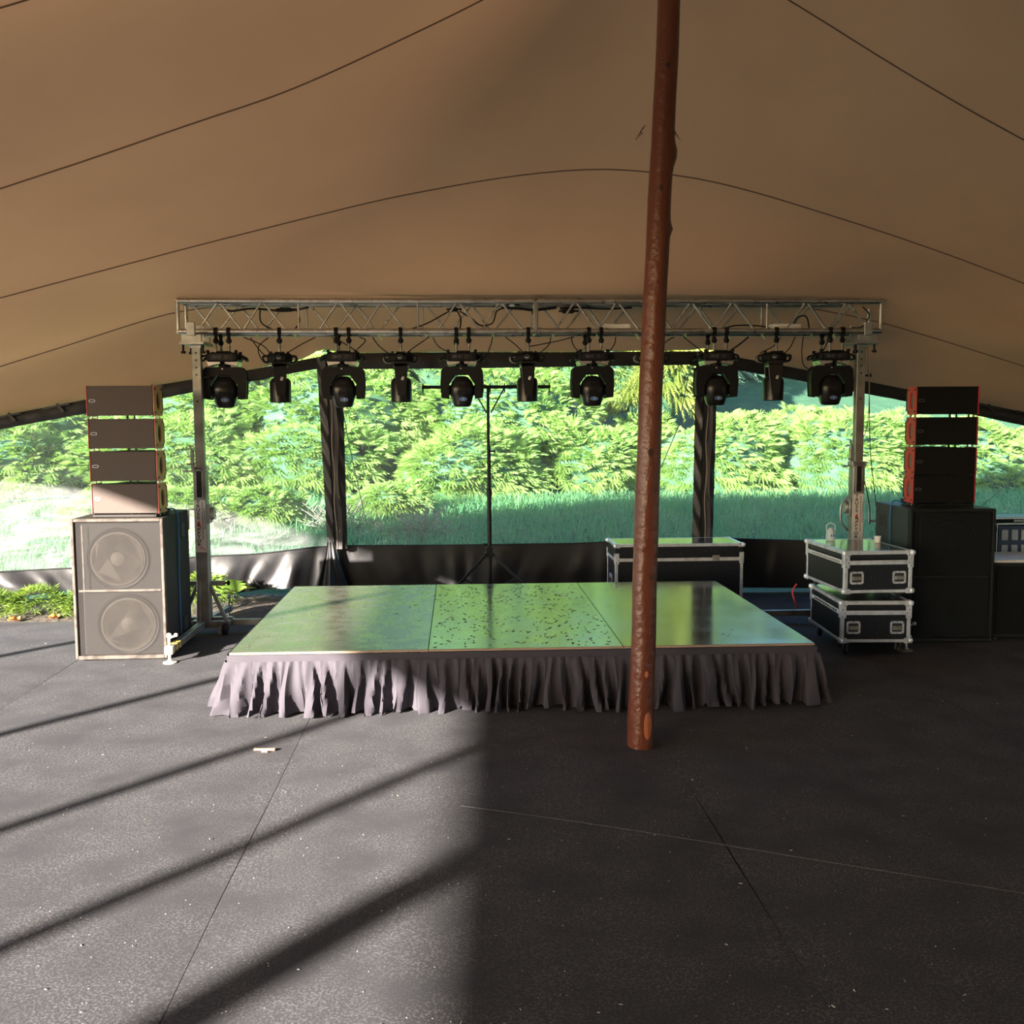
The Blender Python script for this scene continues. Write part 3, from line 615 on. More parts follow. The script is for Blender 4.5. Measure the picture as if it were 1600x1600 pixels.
def make_small():
    rt = empty('beam_light', (0, 0, 0))
    h = MB().lathe([(0, .004), (.078, .004), (.084, 0), (.090, .004), (.090, .165), (.084, .188), (.066, .205), (0, .209)], n=32); hd = h.build('head', 'gloss_black', rt, smooth=True)
    MB().bx(-.012, .048, -.096, -.08, .02, .19, .005).build('front_rib', 'black', hd)
    y = MB()
    for sy in (-1, 1): y.prism([(-.026, .06), (.030, .06), (.046, .2), (.054, .30), (.062, .335), (-.062, .335), (-.054, .30), (-.046, .2)], sy * .095, sy * .132)
    y.bx(-.062, .062, -.132, .132, .29, .335, .01)
    yk = y.build('yoke', 'gloss_black', rt, bevel=.006)
    bd = MB(); bd.box((.012, -.135, .197), (.020, .003, .030), Matrix.Rotation(R(20), 3, 'Y'), .001); b1 = bd.build('badge', 'white', yk)
    t_ = text('badge_letter', 'S', .034, 'ink', yk, (.012, -.1372, .197), (R(90), R(10), 0), .0004)
    n = 8; bs = MB().lathe([(.095, .335), (.112, .35), (.115, .385), (.10, .41), (.06, .415)], n=n, ph=R(22.5)); ba = bs.build('base', 'black', rt)
    MB().ring(ell(.022, .022, 16, -.01, .375), ell(.017, .017, 16, -.01, .375), -.112, -.104).build('dial', 'grey_print', ba); MB().bx(-.022, .0, -.111, -.103, .367, .374).build('display', 'cold_grey', ba)
    for sx in (-1, 1):
        MB().tube(curve_pts([(sx * .095, -.05, .39), (sx * .135, -.05, .385), (sx * .128, -.05, .345), (sx * .09, -.05, .335)], 5), .009, 8).build('handle', 'black', ba, smooth=True)
        MB().tube(curve_pts([(sx * .095, .05, .39), (sx * .142, .05, .380), (sx * .135, .05, .345), (sx * .09, .05, .335)], 5), .009, 8).build('handle', 'dull_alu', ba, smooth=True)
        MB().tube([(sx * .07, 0, .41), (sx * .07, 0, .43)], .012, 8).build('foot', 'rubber', ba)
    clamp(rt, 0, -.13, .415, .588)
    f = MB().bx(-.04, .04, -.14, .14, .41, .42, .002); f.build('bracket', 'black', rt)
    return rt
big = make_big(); small = make_small()
BIG = [(-1.967, 'big black moving head light at the left end of the truss, nearest the left tower'), (-.971, 'big black moving head light in front of the left black tent pillar'),
       (.036, 'big black moving head light just left of the thin T-bar stand'), (1.156, 'big black moving head light just left of the wooden pole'),
       (2.234, 'big black moving head light in front of the right black tent pillar'), (3.247, 'big black moving head light at the right end of the truss, nearest the right tower')]
for i, (x, lab) in enumerate(BIG):
    o = big if i == 0 else copy_tree(big); o.location = (x, 8.85, 1.91); o.rotation_euler = (0, 0, R((4, 2, 0, 0, -2, -5)[i])); tag(o, lab, 'stage light', 'big moving heads under the truss')
SM = [(-1.505, 'small cylinder-headed stage light, leftmost of the slim ones under the truss'), (-.482, 'small cylinder-headed stage light hanging just right of the left black pillar'),
      (.597, 'small cylinder-headed stage light hanging just right of the T-bar stand'), (1.674, 'small cylinder-headed stage light mostly hidden behind the wooden pole'),
      (2.742, 'small cylinder-headed stage light, rightmost of the slim ones under the truss')]
for i, (x, lab) in enumerate(SM):
    o = small if i == 0 else copy_tree(small); o.location = (x, 8.85, 1.95); o.rotation_euler = (0, 0, R((10, 3, 0, 0, -8)[i])); tag(o, lab, 'stage light', 'slim beam lights under the truss')

# ------------------------------------------------------------------ cables, power blocks in the truss
def cable(pts, label, r=.0045, m='black', name='cable', cat='cable', group='cables hanging under the truss'):
    o = MB().tube(curve_pts(pts, 8), r, 6).build(name, m, smooth=True); return tag(o, label, cat, group)
Y = 8.85; zc = 2.50
cable([(-1.80, Y, zc), (-1.63, Y, 2.42), (-1.57, Y, 2.30), (-1.60, Y, 2.17), (-1.72, Y, 2.14), (-1.80, Y, 2.16)], 'thin black cable looping from the truss to the leftmost big light')
cable([(-1.75, Y + .02, zc), (-1.66, Y, 2.38), (-1.55, Y, 2.29), (-1.50, Y, 2.30)], 'thin black cable crossing over to the leftmost slim light')
cable([(-1.60, Y + .03, zc), (-1.68, Y, 2.42), (-1.66, Y, 2.32), (-1.60, Y, 2.29)], 'thin black cable curling beside the leftmost slim light')
cable([(-1.20, Y, zc), (-1.32, Y, 2.44), (-1.44, Y, 2.37)], 'thin black cable sloping down to the right of the leftmost slim light')
cable([(-1.06, Y, zc), (-.98, Y, 2.46), (-.86, Y, 2.385)], 'thin black cable sloping down to the light before the left pillar')
cable([(-.83, Y, zc), (-.78, Y, 2.47), (-.85, Y, 2.40)], 'short black cable curling behind the light before the left pillar')
cable([(-.72, Y, zc), (-.66, Y, 2.42), (-.56, Y, 2.345)], 'thin black cable dropping to the second slim light from its left')
cable([(-.24, Y, zc), (-.33, Y, 2.44), (-.43, Y, 2.37)], 'thin black cable dropping to the second slim light from its right')
cable([(-.21, Y + .02, zc), (-.16, Y, 2.42), (-.05, Y, 2.36)], 'thin black cable sloping towards the light left of the T-bar stand')
cable([(.30, Y, zc), (.28, Y, 2.42), (.22, Y, 2.31), (.10, Y, 2.28)], 'thin black cable running down to the right of the light at the T-bar stand')
cable([(.41, Y, zc), (.49, Y, 2.44), (.56, Y, 2.37)], 'thin black cable dropping to the third slim light from its left')
cable([(1.00, Y, zc), (.83, Y, 2.46), (.62, Y, 2.42)], 'thin black cable sloping down to the third slim light from the right')
cable([(.80, Y, zc), (.78, Y, 2.43), (.70, Y, 2.36)], 'short black cable hanging right of the third slim light')
cable([(.98, Y + .03, zc), (1.0, Y, 2.42), (1.07, Y, 2.34), (1.05, Y, 2.29)], 'thin black cable curving into the light left of the wooden pole')
cable([(1.36, Y, zc), (1.35, Y, 2.44), (1.30, Y, 2.37)], 'short black cable hanging just left of the wooden pole')
cable([(1.87, Y, zc), (1.80, Y, 2.46), (1.72, Y, 2.37)], 'short black cable hanging just right of the wooden pole')
cable([(1.95, Y, zc), (2.04, Y, 2.43), (2.12, Y, 2.37)], 'thin black cable sloping to the light before the right pillar')
cable([(2.52, Y, zc), (2.42, Y, 2.42), (2.34, Y, 2.37)], 'thick black cable dropping right of the light before the right pillar', .007)
cable([(2.80, Y, zc), (2.74, Y, 2.42), (2.62, Y, 2.36)], 'thin black cable round the stem of the rightmost slim light')
cable([(2.93, Y, zc), (2.88, Y, 2.40), (2.80, Y, 2.33)], 'thin black cable hanging right of the rightmost slim light')
cable([(3.00, Y, zc), (2.99, Y, 2.36), (3.02, Y, 2.24), (3.16, Y, 2.20), (3.25, Y, 2.20)], 'thin black cable looping down to the rightmost big light')
cable([(3.22, Y, zc), (3.20, Y, 2.42), (3.17, Y, 2.37)], 'short black cable just above the rightmost big light')
G2 = 'cables lying in the truss'
def tcable(pts, label, r=.006): cable(pts, label, r, group=G2)
tcable([(-1.98, 8.86, 2.75), (-1.9, 8.86, 2.72), (-1.72, 8.85, 2.74), (-1.45, 8.86, 2.72), (-1.25, 8.84, 2.75)], 'black cable running along the top of the truss at its left end', .009)
tcable([(-1.36, 8.86, 2.74), (-1.33, 8.86, 2.64), (-1.38, 8.86, 2.56)], 'black cable drooping inside the left end of the truss')
tcable([(-1.66, 8.86, 2.74), (-1.65, 8.86, 2.62), (-1.52, 8.86, 2.55)], 'black cable hanging in the first bay of the truss')
tcable([(-.42, 8.86, 2.56), (-.25, 8.86, 2.62), (-.05, 8.86, 2.73)], 'black cable climbing across the third bay of the truss')
tcable([(-.02, 8.86, 2.75), (.03, 8.86, 2.66), (.02, 8.86, 2.56)], 'black cable hanging straight left of the truss joint')
tcable([(.02, 8.86, 2.72), (.12, 8.86, 2.66), (.20, 8.86, 2.60), (.30, 8.86, 2.62), (.34, 8.86, 2.72), (.42, 8.86, 2.75)], 'black cable looped in an S left of the truss joint')
tcable([(.38, 8.86, 2.75), (.55, 8.86, 2.74), (.66, 8.86, 2.73), (.85, 8.86, 2.75)], 'thick black cable along the top chord at the truss joint', .012)
tcable([(.88, 8.86, 2.74), (1.0, 8.86, 2.75), (1.3, 8.86, 2.74), (1.5, 8.86, 2.75)], 'black cable along the top of the truss left of the wooden pole', .009)
tcable([(2.28, 8.84, 2.56), (2.4, 8.84, 2.595), (2.62, 8.84, 2.59), (2.75, 8.84, 2.55)], 'black cable bowed on the bottom of the truss near the right pillar')
tcable([(2.9, 8.84, 2.56), (2.94, 8.84, 2.66), (3.02, 8.84, 2.67), (3.05, 8.84, 2.56)], 'black cable coiled round the white power strip at the right')
tcable([(3.50, 8.80, 2.75), (3.56, 8.80, 2.68), (3.50, 8.80, 2.58), (3.40, 8.80, 2.57)], 'black cable curling down inside the right end of the truss')
def block(x, y, z, sx, sy, sz, m, name, label, cat, grp=None, extra=None, rz=0):
    rt = empty(name, (x, y, z), rz, label, cat, grp); b = MB().bx(-sx / 2, sx / 2, -sy / 2, sy / 2, 0, sz, .006).build('body', m, rt)
    if extra: extra(rt)
    return rt
def sockets(n, sx, sy, sz):
    def f(rt):
        for i in range(n): MB().lathe([(.014, 0), (.016, .004), (.012, .006)], (-sx / 2 + sx * (i + .7) / (n + .4), 0, sz), n=12).build('socket', 'sticker', rt)
        MB().bx(-sx / 2 + .01, -sx / 2 + .03, -.012, .012, sz, sz + .008, .002).build('rocker_switch', 'grey_print', rt)
    return f
block(1.36, 8.86, 2.56, .26, .06, .05, 'white', 'power_strip', 'white power strip lying in the truss just left of the wooden pole', 'power strip', 'power strips in the truss', sockets(4, .26, .06, .05))
block(2.84, 8.86, 2.56, .27, .06, .05, 'white', 'power_strip', 'white power strip lying in the right part of the truss', 'power strip', 'power strips in the truss', sockets(4, .27, .06, .05))
def plugs(n, sx):
    def f(rt):
        for i in range(n): MB().tube([(-sx / 2 - .03, (i - .5) * .02, .02), (-sx / 2, (i - .5) * .02, .02)], .007, 8).build('plug', 'black', rt)
        MB().tube([(sx / 2, 0, .02), (sx / 2 + .04, 0, .02)], .008, 8).build('plug', 'black', rt)
    return f
block(.95, 8.86, 2.70, .10, .05, .045, 'black', 'junction_box', 'black cable connector box hung in the truss right of its joint', 'connector', None, plugs(2, .10))
block(-1.45, 8.86, 2.715, .09, .05, .035, 'black', 'junction_box', 'black cable connector box at the left end of the truss', 'connector', None, plugs(2, .09))
block(-.03, 8.86, 2.715, .06, .05, .035, 'black', 'junction_box', 'small black connector box left of the truss joint', 'connector', None, plugs(2, .06))
block(.37 + .1, 8.86, 2.755, .045, .03, .022, 'white', 'cable_connector', 'small white connector on the top chord left of the joint', 'connector', None, plugs(1, .045))

# ------------------------------------------------------------------ lift towers
def sticker(parent, x, y, z0, z1, wdt):
    s = MB().bx(x - wdt / 2, x + wdt / 2, y - .002, y - .0002, z0, z1).build('sticker', 'sticker', parent); h = z1 - z0
    text('lettering', '\n'.join('TRUSS') + '\n\n' + '\n'.join('RAPTOR'), .036, 'ink', s, (x - wdt * .18, y - .0028, z0 + h * .55), depth=.0003, spacing=.90, sx=1.25, bold=.0011)
    f = MB(); rr = random.Random(3)
    for c_ in range(2):
        z = z1 - .02 - c_ * .05
        while z > z0 + .11 + c_ * .08:
            l_ = rr.uniform(.004, .012); f.bx(x + wdt * (.16 + .2 * c_), x + wdt * (.27 + .18 * c_), y - .0028, y - .0021, z - l_, z); z -= l_ + .005
    f.build('small_print', 'grey_print', s)
    q = MB(); q.prism([(x - .02, z0 + .03), (x + .01, z0 + .045), (x + .03, z0 + .02), (x + .012, z0 + .033)], y - .003, y - .0021); q.prism([(x - .028, z1 - .19), (x - .008, z1 - .17), (x + .008, z1 - .25), (x - .006, z1 - .235)], y - .0026, y - .0019); q.prism(ell(.006, .006, 10, x + .027, z0 + .02), y - .003, y - .0021); q.build('red_mark', 'red_ink', s)
def tower(x, y, label, mirror, front_foot, back_foot, side_len):
    rt = empty('lift_tower', (x, y, 0), 0, label, 'lift tower', 'lift towers carrying the truss'); s = mirror
    MB().bx(-.052, .052, -.055, .055, .07, 1.40, .006).build('outer_mast', 'dull_alu', rt)
    im = MB(); im.bx(-.034, .040, -.035, .035, 1.38, 2.42, .004); inn = im.build('inner_mast', 'dull_alu', rt)
    hl = MB()
    for z in (2.36, 2.30, 2.24, 2.18, 1.96): hl.tube([(.002, -.0355, z), (.002, -.0375, z)], .009, 10)
    hl.build('bolt_hole', 'ink', inn)
    # slot and collar of the outer mast
    sl_ = MB(); o = [(a * .030, 1.28 + b) for a, b in ((-1, -.13), (1, -.13), (1, 0), (1, .13), (-1, .13), (-1, 0))]; i_ = [(a * .022, 1.28 + b) for a, b in ((-1, -.12), (1, -.12), (1, 0), (1, .12), (-1, .12), (-1, 0))]
    sl_.ring(o, i_, -.062, -.055); sl_.build('slot_rim', 'galv', rt); MB().bx(-.022, .022, -.0565, -.055, 1.16, 1.40).build('slot', 'case', rt)
    c = MB(); c.bx(-.062, .062, -.062, .062, 1.38, 1.42, .004); c.bx(-.075, -.045, -.03, .0, 1.40, 1.56, .004); c.tube([(-.06, -.03, 1.44), (-.10, -.05, 1.44)], .008, 8); c.tube([(-.055, -.03, 1.55), (-.08, -.03, 1.60)], .008, 8); c.build('collar', 'galv', rt)
    cr = MB(); cr.tube([(-.05, -.03, 1.38), (-.14, -.03, 1.38)], .007, 8); cr.tube([(-.12, -.045, 1.38), (-.12, -.015, 1.38)], .012, 8); cr.build('lock_pin', 'galv', rt)
    sticker(rt, 0, -.055, .70, 1.14, .088)
    # winch with crank
    wn = MB(); wn.lathe([(0, -.03), (.05, -.03), (.055, -.02), (.055, .02), (.05, .03), (0, .03)], (s * .075, .01, 1.02), 'x', 18); wn.bx(s * .05, s * .075, -.05, .06, .94, 1.10, .004); wb_ = wn.build('winch', 'galv', rt, smooth=True)
    ck = MB(); ck.tube([(-s * .05, -.03, 1.06), (-s * .10, -.04, 1.06), (-s * .10, -.05, .90), (-s * .11, -.05, .895)], .008, 8); ck.tube([(-s * .10, -.05, .90), (-s * .165, -.05, .90)], .012, 10); ck.build('crank', 'galv', rt)
    # top fork and saddle
    fk = MB(); fk.bx(-.10, .10, -.16, .16, 2.42, 2.445, .004); fk.bx(-.045, .045, -.05, .05, 2.40, 2.43)
    for sy in (-1, 1): fk.bx(-.08, .08, sy * .15 - .012, sy * .15 + .012, 2.44, 2.50, .002); fk.bx(-.035, .035, sy * .16 - .02, sy * .16 + .0, 2.49, 2.60, .004)
    fk.build('fork', 'galv', rt)
    for (a, b) in ((-.08, -.11), (.08, -.11), (-.045, 0)): sc_ = MB(); sc_.tube([(a, b, 2.36), (a, b, 2.44)], .009, 8); sc_.lathe([(0, -.01), (.02, -.01), (.02, .01), (0, .01)], (a, b, 2.36), n=10); sc_.build('clamp_screw', 'black', rt)
    sc_ = MB(); sc_.tube([(.035, 0, 2.16), (.09, 0, 2.16)], .008, 8); sc_.lathe([(0, 0), (.016, 0), (.016, .012), (0, .012)], (.09, 0, 2.16), 'x', 10); sc_.build('clamp_screw', 'black', rt)
    # stub arms and knob at knee height
    st = MB(); st.bx(-.22, .16, .03, .075, .40, .44, .003); st.build('stub_arm', 'dull_alu', rt)
    MB().lathe([(.008, 0), (.008, .02), (.022, .024), (.022, .04), (.01, .045), (0, .045)], (.16, .05, .42), 'x', 12).build('knob', 'black', rt, smooth=True)
    # base frame
    bs = MB(); bs.bx(-.22, .22, -.06, -.01, .055, .11, .003); bs.bx(-.22, .22, .02, .07, .07, .13, .003); bs.bx(-.09, -.03, -.09, .1, .06, .12, .003); bs.build('base_frame', 'dull_alu', rt)
    for sx in (-1, 1): MB().bar((sx * .19, -.03, .10), (sx * .05, -.03, .42), .03, .03, .003).build('brace', 'dull_alu', rt)
    MB().bar((-.03, -.10, .10), (-.03, -.05, .45), .03, .03, .003).build('brace', 'dull_alu', rt)
    wh = MB(); wh.lathe([(0, -.02), (.045, -.02), (.05, -.012), (.05, .012), (.045, .02), (0, .02)], (.185, -.085, .052), 'x', 18); w_ = wh.build('wheel', 'rubber', rt, smooth=True); MB().bx(.13, .16, -.1, -.04, .0, .07, .004).build('wheel_fork', 'galv', w_)
    for (fx, fy, tagc) in (front_foot, back_foot):
        fx -= x; fy -= y; d = Vector((fx, fy, 0)).normalized()
        st0 = d * .12; MB().bar((st0.x, st0.y, .10), (fx - d.x * .03, fy - d.y * .03, .10), .05, .05, .003).build('outrigger', 'dull_alu', rt)
        if tagc == 'cream':
            q = MB(); e0 = Vector((fx, fy, .1)) - d * .22
            for kk in (0, .08): q.bar(e0 + d * kk, e0 + d * (kk + .035), .052, .052)
            q.build('hazard_stripe', 'yellow', rt)
        jk = MB(); jk.tube([(fx, fy, .02), (fx, fy, .20)], .011, 10); jk.lathe([(0, 0), (.048, 0), (.05, .008), (.02, .016), (.012, .03)], (fx, fy, .001), n=18)
        jk.lathe([(0, -.02), (.016, -.014), (.02, 0), (.016, .014), (0, .02)], (fx, fy, .21), n=10); jk.tube([(fx, fy, .19), (fx + .05, fy - .01, .21)], .007, 8); jk.lathe([(0, -.015), (.013, -.01), (.016, 0), (.013, .01), (0, .015)], (fx + .055, fy - .01, .215), n=10)
        jk.bx(fx - .03, fx + .03, fy - .03, fy + .03, .07, .13, .004); jk.build('jack_foot', 'cream' if tagc == 'cream' else 'galv', rt, smooth=True)
    if side_len:
        x0, x1 = sorted((s * .12, s * side_len)); MB().bx(x0, x1, .01, .06, .06, .11, .003).build('outrigger', 'dull_alu', rt)
    return rt
tower(-2.165, 8.72, 'grey lift tower with a lettered sticker beside the left speaker stack', 1, (-2.165, 7.63, 'cream'), (-2.10, 9.32, 'grey'), .62)
t2 = tower(3.465, 8.75, 'grey lift tower with a lettered sticker behind the stacked road cases', -1, (3.44, 7.62, 'grey'), (3.40, 9.5, 'grey'), .85)
cable([(3.53, 8.76, 2.44), (3.535, 8.70, 2.1), (3.53, 8.70, 1.75), (3.50, 8.72, 1.62)], 'thin yellowish cable hanging beside the right lift tower', .004, 'cord', group='loose cables at the right tower')
cable([(3.55, 8.80, 2.40), (3.57, 8.78, 2.0), (3.585, 8.76, 1.5), (3.64, 8.72, .98), (3.62, 8.66, .86)], 'long thin dark cable hanging right of the right lift tower', .004, group='loose cables at the right tower')
cable([(3.50, 8.66, 1.25), (3.53, 8.62, 1.05), (3.53, 8.60, .88)], 'short blue-black cable hanging by the sticker of the right lift tower', .005, group='loose cables at the right tower')
st2 = MB(); st2.tube(curve_pts([(-.085, -.05, 1.12), (-.15, -.055, 1.04), (-.15, -.055, .90), (-.085, -.05, .82)], 8), .009, 8); st2.build('hand_loop', 'galv', t2, smooth=True)

# ------------------------------------------------------------------ speakers
def sub(name, loc, rz, label, lit):
    W, D, H = .675, .78, 1.075; rt = empty(name, loc, rz, label, 'speaker', 'big double speakers under the arrays'); t = .022
    body = 'sub' if lit else 'dark_side'; edge_ = 'sub_edge' if lit else 'dark_sub'; gr = 'sub_grille' if lit else 'dark_grille'  # sunlit and shaded cabinets use separate colour sets
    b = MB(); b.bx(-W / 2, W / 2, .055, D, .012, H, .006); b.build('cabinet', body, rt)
    b = MB()
    for a in (-1, 1): b.bx(a * W / 2, a * (W / 2 - t), 0, .058, .012, H, .004)
    b.bx(-W / 2 + t, W / 2 - t, 0, .058, H - t, H, .003); b.bx(-W / 2 + t, W / 2 - t, 0, .058, .012, .012 + t * 1.3, .003)
    b.build('front_frame', edge_, rt)
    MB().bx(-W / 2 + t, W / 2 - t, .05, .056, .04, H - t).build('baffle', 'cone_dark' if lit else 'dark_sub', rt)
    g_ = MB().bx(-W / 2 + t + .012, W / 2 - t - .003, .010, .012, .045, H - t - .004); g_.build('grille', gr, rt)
    b = MB(); b.bx(-W / 2 + t + .02, W / 2 - t - .01, .007, .0098, H / 2 - .012, H / 2 + .004, .001); b.bx(-W / 2 + t + .055, -W / 2 + t + .063, .0075, .0098, H / 2, H - .05); b.build('grille_seam', edge_ if lit else 'dark_sub', rt)
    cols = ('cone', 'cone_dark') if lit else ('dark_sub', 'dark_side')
    for cx, cz in ((-.01, .77), (.05, .27)):
        d = MB(); d.lathe([(.235, .0), (.225, -.012), (.205, -.004), (.20, .012)], (cx, .046, cz), 'y', 40); s_ = d.build('driver', cols[1], rt, smooth=True)
        d = MB(); d.lathe([(.203, .0), (.15, .012), (.075, .02)], (cx, .030, cz), 'y', 40); 
        for q in range(6): rr = .19 - q * .02; d.lathe([(rr + .003, -.004), (rr, -.0065), (rr - .003, -.004)], (cx, .033 + q * .0022, cz), 'y', 40)
        d.build('cone', cols[0], s_, smooth=True)
        d = MB(); d.lathe([(.078, .012), (.07, -.006), (.04, -.018), (0, -.022)], (cx, .042, cz), 'y', 30); d.build('dust_cap', cols[0], s_, smooth=True)
    for sx in (-1, 1):
        for z0, z1 in ((.86, .99), (.10, .24)):
            x = sx * W / 2; v = MB(); o_ = [(.52, z0), (.68, z0), (.68, z1), (.52, z1)]; i2 = [(.535, z0 + .012), (.665, z0 + .012), (.665, z1 - .012), (.535, z1 - .012)]
            v.ring(o_, i2, x - .002, x + sx * .004, 'yz'); hv = v.build('handle_cup', body, rt); MB().bx(x, x + sx * .0015, .535, .665, z0 + .012, z1 - .012).build('handle_opening', 'ink', hv)
    MB().tube(curve_pts([(.0 + (W / 2 + .006) * (1 if loc[0] < 0 else -1), .40, .01), ((W / 2 + .006) * (1 if loc[0] < 0 else -1), .40, .6), ((W / 2 + .006) * (1 if loc[0] < 0 else -1), .40, H + .004), ((W / 2 - .10) * (1 if loc[0] < 0 else -1), .37, H + .008)], 8), .0065, 6).build('lead', 'blue', rt, smooth=True)
    return rt
sub('double_speaker', (-2.553, 7.74, 0), R(1), 'large sunlit-toned grey double bass speaker in the sun at the left, array on top', True)
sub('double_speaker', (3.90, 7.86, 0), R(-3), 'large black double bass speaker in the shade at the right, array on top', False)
def arr_box(side_m, grille_m, red_m):
    W, H, D = .502, .226, .40; rt = empty('array_speaker', (0, 0, 0))
    b = MB().prism([(-.225, .012), (.225, .012), (.205, .10), (.13, .22), (.125, D), (-.125, D), (-.13, .22), (-.205, .10)], .004, H - .004, 'xy'); b.build('cabinet', 'black', rt)
    g_ = MB().bx(-W / 2 + .008, W / 2 - .008, 0, .014, .002, H - .002, .004); g_.build('grille', grille_m, rt)
    cz = H / 2; N = 28
    inner = [(.098 + .040 * math.cos(2 * math.pi * i / N), cz + .066 * math.sin(2 * math.pi * i / N)) for i in range(N)]
    outer = []
    for i in range(N):
        a = 2 * math.pi * i / N; c_, s_ = math.cos(a), math.sin(a); k = min(.095 / abs(c_) if abs(c_) > 1e-6 else 9, (H / 2) / abs(s_) if abs(s_) > 1e-6 else 9)
        outer.append((.10 + c_ * k * 1.0, cz + s_ * k))
    for sx in (-1, 1):
        p = MB().ring(outer, inner, sx * (W / 2 - .012), sx * W / 2, 'yz'); sd = p.build('side_plate', side_m, rt)
        e = MB().bx(sx * (W / 2 - .003), sx * (W / 2 + .0015), -.003, .010, 0, H); e.build('edge_trim', red_m, sd)
        c = MB()
        for y0 in (.03, .17):
            for z0 in (.025, H - .025): c.box((sx * W / 2, y0, z0), (.006, .028, .014), None, .002)
        c.build('rigging_pin', 'ink', sd)
        MB().bx(sx * (W / 2 - .020), sx * (W / 2 - .013), .05, .15, cz - .07, cz + .07).build('hole_backing', 'hole_light' if side_m == 'red' else 'ink', sd)  # right stack: plate coloured like daylight passing through the hole
        rc = MB().bx(sx * (W / 2 - .03), sx * (W / 2 - .014), .16, .26, .03, H - .03, .004); rc.build('rear_fin', 'black', rt)
        k = MB(); k.bx(sx * (W / 2 - .02), sx * (W / 2 - .008), .05, .065, -.022, .002); k.build('link_bar', 'galv', rt); k = MB(); k.bx(sx * (W / 2 - .02), sx * (W / 2 - .008), .14, .155, -.022, .002); k.build('link_bar', 'galv', rt)
    k = MB(); k.bx(.03, .042, .03, .045, -.021, .006); k.build('spacer', 'black', rt); MB().bx(.085, .093, .03, .045, -.021, .006).build('spacer', 'black', rt)
    def pill(w_, h_): return [(-.21 + w_ * math.copysign(abs(math.cos(t)) ** .5, math.cos(t)), cz + h_ * math.sin(t)) for t in [2 * math.pi * i / 20 for i in range(20)]]
    MB().ring(pill(.024, .011), pill(.020, .0075), -.002, .0015).build('badge', 'cold_grey' if grille_m == 'brown_grille' else 'grey_print', rt)
    return rt
def array(cx, y, zs, rz, mats, labels, group, plate_z, dx):
    proto = arr_box(*mats)
    for i, z in enumerate(zs):
        o = proto if i == 0 else copy_tree(proto); o.location = (cx + dx * i, y, z); o.rotation_euler = (R((.0, -.3, .3, 0)[i]), 0, rz); tag(o, labels[i], 'speaker', group)
    pl = empty('speaker_stand', (cx, y, plate_z), rz, labels[4], 'speaker frame'); MB().bx(-.24, .24, .0, .30, .0, .018, .003).build('plate', 'sub' if group.startswith('left') else 'black', pl)
    for a in (-1, 1): MB().bx(a * .235 - .015, a * .235 + .015, .02, .28, .018, .045, .003).build('rail', 'black', pl)
LL = ['topmost of the four brown line array speakers in the left stack', 'second from the top of the brown line array speakers in the left stack', 'third from the top of the brown line array speakers in the left stack', 'bottom speaker of the left line array, half in sunlight', 'steel base frame between left line array and big grey speaker']
array(-2.525, 7.85, [1.839, 1.594, 1.349, 1.104][0:4], R(-2), ('red_sunlit', 'brown_grille', 'red'), LL, 'left line array speakers', 1.078, .003)
LR = ['topmost of the four red-sided black line array speakers in the right stack', 'second from the top of the red-sided line array speakers in the right stack', 'third from the top of the red-sided line array speakers in the right stack', 'bottom red-sided speaker of the right line array', 'black base frame between right line array and big black speaker']
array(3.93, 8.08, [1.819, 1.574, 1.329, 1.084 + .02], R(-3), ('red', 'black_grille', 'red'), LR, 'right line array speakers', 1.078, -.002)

# ------------------------------------------------------------------ T-bar stand
sx_, sy_ = .285, 9.62
st = empty('lighting_stand', (sx_, sy_, 0), 0, 'thin black T-bar tripod stand behind the stage, in front of the centre window', 'stand')
MB().tube([(0, 0, .12), (0, 0, 1.12)], .021, 12).build('pole', 'black', st, smooth=True); MB().tube([(0, 0, 1.10), (0, 0, 1.55)], .0175, 12).build('pole', 'black', st, smooth=True); MB().tube([(-.005, 0, 1.52), (-.005, 0, 2.09)], .014, 12).build('pole', 'black', st, smooth=True)
MB().bx(-.62, .58, -.016, .016, 2.085, 2.115, .004).build('crossbar', 'black', st)
for x in (-.44, -.05, .015, .15, .57, -.61): MB().tube([(x, 0, 2.05), (x, 0, 2.135)], .006, 6).build('bolt', 'black', st)
for s in (-1, 1): MB().tube([(s * .145, 0, 2.085), (s * .02, 0, 1.86)], .007, 8).build('brace', 'black', st)
c = MB(); c.bx(-.05, .05, -.03, .03, .50, .545, .004); c.bx(-.03, .03, -.03, .03, .54, .60, .004); c.lathe([(0, -.012), (.02, -.012), (.02, .012), (0, .012)], (-.045, 0, .62), 'z', 10); c.build('collar', 'black', st)
k = MB(); k.tube([(.01, 0, 1.50), (.05, 0, 1.50)], .007, 8); k.lathe([(0, 0), (.016, 0), (.018, .014), (0, .016)], (.045, 0, 1.50), 'x', 10); k.build('knob', 'black', st); MB().lathe([(.026, 0), (.026, .06), (.02, .07)], (0, 0, 1.08), n=14).build('clamp_sleeve', 'black', st)
for a in (215, 325, 90):
    dx, dy = math.cos(R(a)), math.sin(R(a)); MB().tube([(dx * .045, dy * .03, .52), (dx * .66, dy * .40, .02)], .013, 8).build('leg', 'black', st, smooth=True); MB().tube([(dx * .30, dy * .19, .31), (0, 0, .17)], .008, 6).build('leg_strut', 'black', st)
    MB().lathe([(0, 0), (.02, 0), (.02, .025), (0, .03)], (dx * .66, dy * .40, .0), n=10).build('rubber_foot', 'rubber', st)

